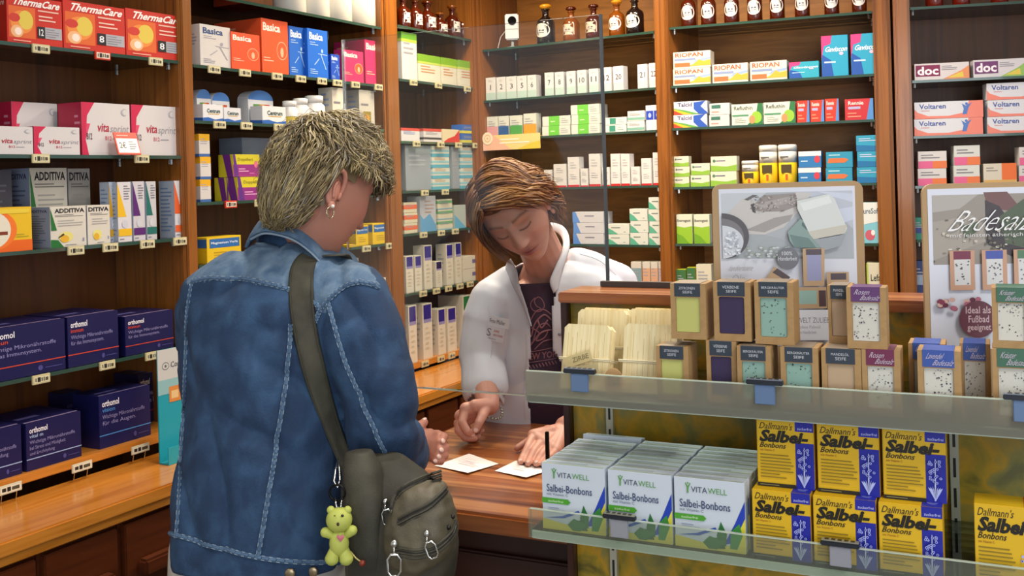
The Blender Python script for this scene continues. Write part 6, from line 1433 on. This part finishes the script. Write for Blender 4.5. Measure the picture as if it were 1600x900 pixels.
# hair of the customer
def cmask(n, m):
    if n.y < -.25 and n.z < .42 + m * .5: return False
    if n.z < -.05 and n.y < .38: return False
    if n.z < .18 and n.y < -.02: return False
    return n.z > (-.9 if n.y > .5 else -.66)
CROWN = Vector((0, .55, .80))
def cflow(n, p, q):
    u = Vector((p.x / .08, p.y / .1, p.z / .12)).normalized(); d = u - CROWN * u.dot(CROWN)
    if d.length < .05: d = Vector((0, -1, 0))
    d = d.normalized()
    sw = noise.noise(u * 3.1) * 1.0
    t = u.cross(d)
    d = d + t * sw * .8
    if u.z < .2: d = d + Vector((0, .25 if p.y > 0 else .1, -.9))
    if p.y < -.03 and p.z > .05: d = d + Vector((0, -.5, -.25))
    return d
hair_build('hair', ch, CM, CC, dict(dark='#5c4d34', light='#b8a678', rad=(.081, .101, .120), mask=cmask, n=6000, w=.0023, base=1.03, thick=.17, jit=.15, shell=1.04,
    len=lambda n, r: r.uniform(.045, .085) if n.z > .1 else r.uniform(.035, .065), lift=lambda n, q, r: (.17 if n.z > .2 else .07) * q ** .8 * r.uniform(.4, 1.3), flow=cflow, hold=lambda p: True, stop=lambda p: (p.y < -.11 and p.z < .0) or p.z < -.118 or (abs(p.x) > .045 and -.06 < p.y < .045 and p.z < .004)),
    ['#6e5d40', '#937f55', '#a39062', '#604f34', '#b5a373', '#857450', '#87827a'], 11)

# ------------------------------------------------------------ shoulder bag
bg = empty('shoulder_bag', P3(625, 900, 1.62)); tag(bg, 'olive canvas shoulder bag with zipped pockets hanging at the denim jacket', 'bag')
bo = bg.location.copy()
def P4(u, v, d): return P3(u, v, d) - bo
def hull(spec, yaw, voxel, disp=None, ex=2.6):
    mb = MB(); rings(mb, spec, yaw, SKIN, 36, ex); me = remesh(mb, voxel, 5, disp)
    for v in me.vertices: v.co -= bo
    me.update(); return me
main = hull([(712, 585, 44, .030, 1.70), (735, 600, 62, .045, 1.69), (760, 612, 78, .055, 1.68), (800, 622, 88, .062, 1.67), (850, 628, 88, .066, 1.665), (900, 626, 82, .064, 1.665), (940, 622, 70, .055, 1.67)], rad(-18), .005, lambda p: .006 * noise.noise(Vector((p.x * 14, p.y * 10, p.z * 9))))
mo = obj_from(main, 'bag_body', [CANVAS], bg)
pk = hull([(752, 668, 20, .025, 1.60), (766, 662, 36, .038, 1.595), (790, 658, 48, .046, 1.59), (820, 656, 55, .05, 1.585), (850, 655, 54, .05, 1.585), (875, 650, 44, .042, 1.59), (890, 646, 28, .03, 1.595)], rad(-22), .0045, lambda p: .007 * noise.noise(Vector((p.x * 22, p.y * 10, p.z * 16 + 5))) + .003 * noise.noise(Vector((p.x * 60, p.y * 40, p.z * 70))))
po = obj_from(pk, 'front_pocket', [CANVAS2], bg)
fl = hull([(705, 560, 20, .02, 1.655), (735, 566, 30, .026, 1.645), (770, 570, 34, .03, 1.64), (810, 572, 34, .03, 1.635), (860, 576, 34, .03, 1.635), (905, 578, 32, .03, 1.64)], rad(-18), .005, lambda p: .005 * noise.noise(Vector(p) * 16))
obj_from(fl, 'side_pocket', [CANVAS], bg)
allv = []; allf = []
for me in (main, pk, fl):
    b = len(allv); allv += [tuple(v.co + bo) for v in me.vertices]; allf += [tuple(b + k for k in p.vertices) for p in me.polygons]
bt_ = BVHTree.FromPolygons(allv, allf)
def zipper(pts, name='zipper', r=.0032, d0=1.6):
    path = [hit(bt_, u, v, .001, d0) - bo for u, v in spline(pts, 7)]; mb = MB()
    mb.tube(path, r, mat('#22211d', .7), 6)
    for k in range(0, len(path) - 1):
        a, b = path[k], path[k + 1]
        for q in (0, .5): mb.ell(a.lerp(b, q) + Vector((0, -r * .8, 0)), (.0016, .0012, .0012), mat('#5f5a4a', .35, .6), 4)
    mb.build(name, bg)
    for sg in (-1, 1):
        mb = MB(); mb.tube([p + Vector((0, .001, sg * .0062)) for p in path], .0024, CANVAS, 6); mb.build('piping', bg)
zipper([(612, 800), (616, 785), (630, 768), (650, 757), (672, 748), (690, 742)])
zipper([(622, 818), (645, 806), (668, 795), (688, 778), (697, 768)])
zipper([(620, 862), (650, 866), (680, 858), (704, 838), (712, 820)], r=.0026)
def puller(u, v, d, s=1.0, tilt=0):
    t = MB(); c = P4(u, v, d); w, h = .0085 * s, .022 * s
    t.ell(c, (.005 * s, .004 * s, .006 * s), CHROME, 8); t.tube([c + Vector((0, -.003, -.004)), c + Vector((0, -.005, -.012 * s))], .0016, CHROME)
    R = Matrix.Rotation(tilt, 3, 'Y'); fr = [(-w * .5, -.012), (-w, -.018), (-w, -.034), (-w * .55, -.040), (w * .55, -.040), (w, -.034), (w, -.018), (w * .5, -.012)]
    t.tube([c + R @ Vector((x, -.006, z * s)) for x, z in fr], .0019 * s, CHROME, 6, True); t.build('zip_pull', bg, smooth=True)
puller(602, 784, hit(bt_, 602, 784, .006, 1.6).y, .9, -.15); puller(616, 850, hit(bt_, 616, 850, .008, 1.55).y, 1.15); puller(667, 834, hit(bt_, 667, 834, .006, 1.55).y, .9, -.3); puller(700, 905, hit(bt_, 690, 880, .006, 1.55).y, .9, .6)
for u, v in ((700, 824), (706, 808)):
    MB().ell(hit(bt_, u, v, .001, 1.6) - bo, (.004, .002, .004), mat('#2a2722', .3, .7), 6).build('snap', bg, smooth=True)
# strap lying on the jacket, over the shoulder
Ls = [(505, 392, None), (478, 392, None), (462, 404, None), (453, 428, None), (452, 470, None), (459, 520, None), (470, 570, None), (486, 620, None), (505, 668, None), (521, 705, None), (533, 735, 1.665), (545, 765, 1.655)]
Rs = [(520, 397, None), (506, 402, None), (493, 414, None), (489, 436, None), (490, 470, None), (496, 520, None), (507, 570, None), (519, 620, None), (532, 665, None), (545, 700, None), (556, 728, 1.655), (566, 758, 1.645)]
A = spline([q[:2] for q in Ls], 5); B_ = spline([q[:2] for q in Rs], 5); rows = []; last = 1.8; N_ = len(A)
for i, (a, b) in enumerate(zip(A, B_)):
    row = []
    ts = [0, .06, .3, .5, .7, .94, 1]
    for t in ts:
        u = a[0] * (1 - t) + b[0] * t; v = a[1] * (1 - t) + b[1] * t
        h = hit(jt, u, v, .0095 if .03 < t < .97 else .005, None)
        d = h.y if h is not None else last
        if v > 690: d = min(d, 1.80 - (v - 690) * .0016)
        row.append((u, v, d))
    m_ = sum(r[2] for r in row) / len(row); last = m_
    rows.append(row)
# smooth the depths along the strap so that it stays taut
D0 = [[r[2] for r in row] for row in rows]
for it in range(6):
    for i in range(1, N_ - 1): D0[i] = [min(D0[i][j], (D0[i - 1][j] + D0[i][j] * 2 + D0[i + 1][j]) / 4) if 1 else 0 for j in range(7)]
grid = [[P4(r[0], r[1], D0[i][j]) for j, r in enumerate(row)] for i, row in enumerate(rows)]
mb = MB(); mb.grid(grid, STRAPM); so2 = mb.build('strap', bg, smooth=True); sd = so2.modifiers.new('thickness', 'SOLIDIFY'); sd.thickness = .003; sd.offset = 0
for j in (1, 5): MB().tube([g[j] + Vector((0, -.002, 0)) for g in grid], .0012, mat('#3a382c', .8), 5).build('strap_stitching', bg)
# front end of the strap, over the shoulder and down the chest side
fp = [P4(520, 398, 1.80), P4(532, 400, 1.86), P4(540, 430, 1.94), P4(545, 520, 1.97), P4(560, 640, 1.93), P4(590, 720, 1.80)]
mb = MB(); mb.grid([[Vector(p) + Vector((-.018, -.004, 0)), Vector(p), Vector(p) + Vector((.018, .004, 0))] for p in spline([tuple(p) for p in fp], 6)], STRAPM); s3 = mb.build('strap_front', bg, smooth=True); sd = s3.modifiers.new('thickness', 'SOLIDIFY'); sd.thickness = .003

# key ring toy
KD = 1.60
def P5(u, v, d): return P3(u, v, d) - ko
ko = P3(530, 880, KD); kt = empty('keyring_toy', ko); tag(kt, 'yellow-green keyring toy with pink heart dangling from the bag clip', 'toy', None)
YG = mat('#b9c05a', .6)
mb = MB(); mb.ell(P5(530, 812, KD), (.0205, .018, .0195), YG, 14)
for s in (-1, 1): mb.ell(P5(530 + s * 13, 797, KD), (.0065, .006, .0065), YG, 8)
mb.build('head', kt, smooth=True)
MB().ell(P5(530, 848, KD), (.0155, .014, .022), YG, 12).build('body', kt, smooth=True)
for s, u, v in ((-1, 509, 832), (1, 550, 829)):
    m2 = MB(); cap_(m2, P5(530 + s * 9, 838, KD), .0055, P5(u, v, KD - .004), .0085, YG, 10); m2.build('arm', kt, smooth=True)
for s in (-1, 1):
    m2 = MB(); cap_(m2, P5(530 + s * 7, 858, KD), .008, P5(530 + s * 11, 872, KD - .003), .0115, YG, 12); m2.build('leg', kt, smooth=True)
h = MB(); hp = [(0, -1), (.55, -.35), (1, .2), (.85, .75), (.45, .85), (0, .45), (-.45, .85), (-.85, .75), (-1, .2), (-.55, -.35)]
c = P5(532, 841, KD - .0155); h.grid([[c + Vector((x * .0062 * k, -.0012 * (1 - k), z * .0062 * k)) for x, z in hp] for k in (1.0, .5, .02)], mat('#c9707c', .6), True, False); h.build('heart', kt)
for s, e in ((-1, .0016), (1, .0024)): MB().ell(P5(530 + s * 6 - 1, 806, KD - .0175), (e, .0012, e if s > 0 else .0007), mat('#20180f', .3), 6).build('eye', kt)
MB().ell(P5(528, 819, KD - .0178), (.0022, .0015, .003), mat('#3a1c18', .3), 6).build('mouth', kt)
mb = MB(); mb.tube([P5(548, 862, KD), P5(556, 872, KD - .005), P5(564, 878, KD - .008)], .0012, mat('#b7a96a')); mb.ell(P5(566, 880, KD - .008), (.005, .005, .005), mat('#7c2c1c', .4), 8); mb.build('tail', kt, smooth=True)
ringm(P5(527, 770, KD + .01), (.1, 1, 0), .0125, .0018, mat('#1c1a18', .3, .8), 'split_ring', kt)
mb = MB(); mb.tube([P5(528, 718, KD + .05), P5(524, 735, KD + .03), P5(522, 752, KD + .015), P5(527, 762, KD + .01), P5(531, 750, KD + .02), P5(530, 732, KD + .04), P5(528, 718, KD + .05)], .0017, CHROME, 6, False); mb.build('snap_hook', kt, smooth=True)
for u, x in ((524, -1), (534, 1)): MB().tube([P5(u, 778, KD + .008), P5(u - x, 788, KD), P5(530 + x * 2, 798, KD - .002)], .0015, CHROME).build('chain_link', kt, smooth=True)
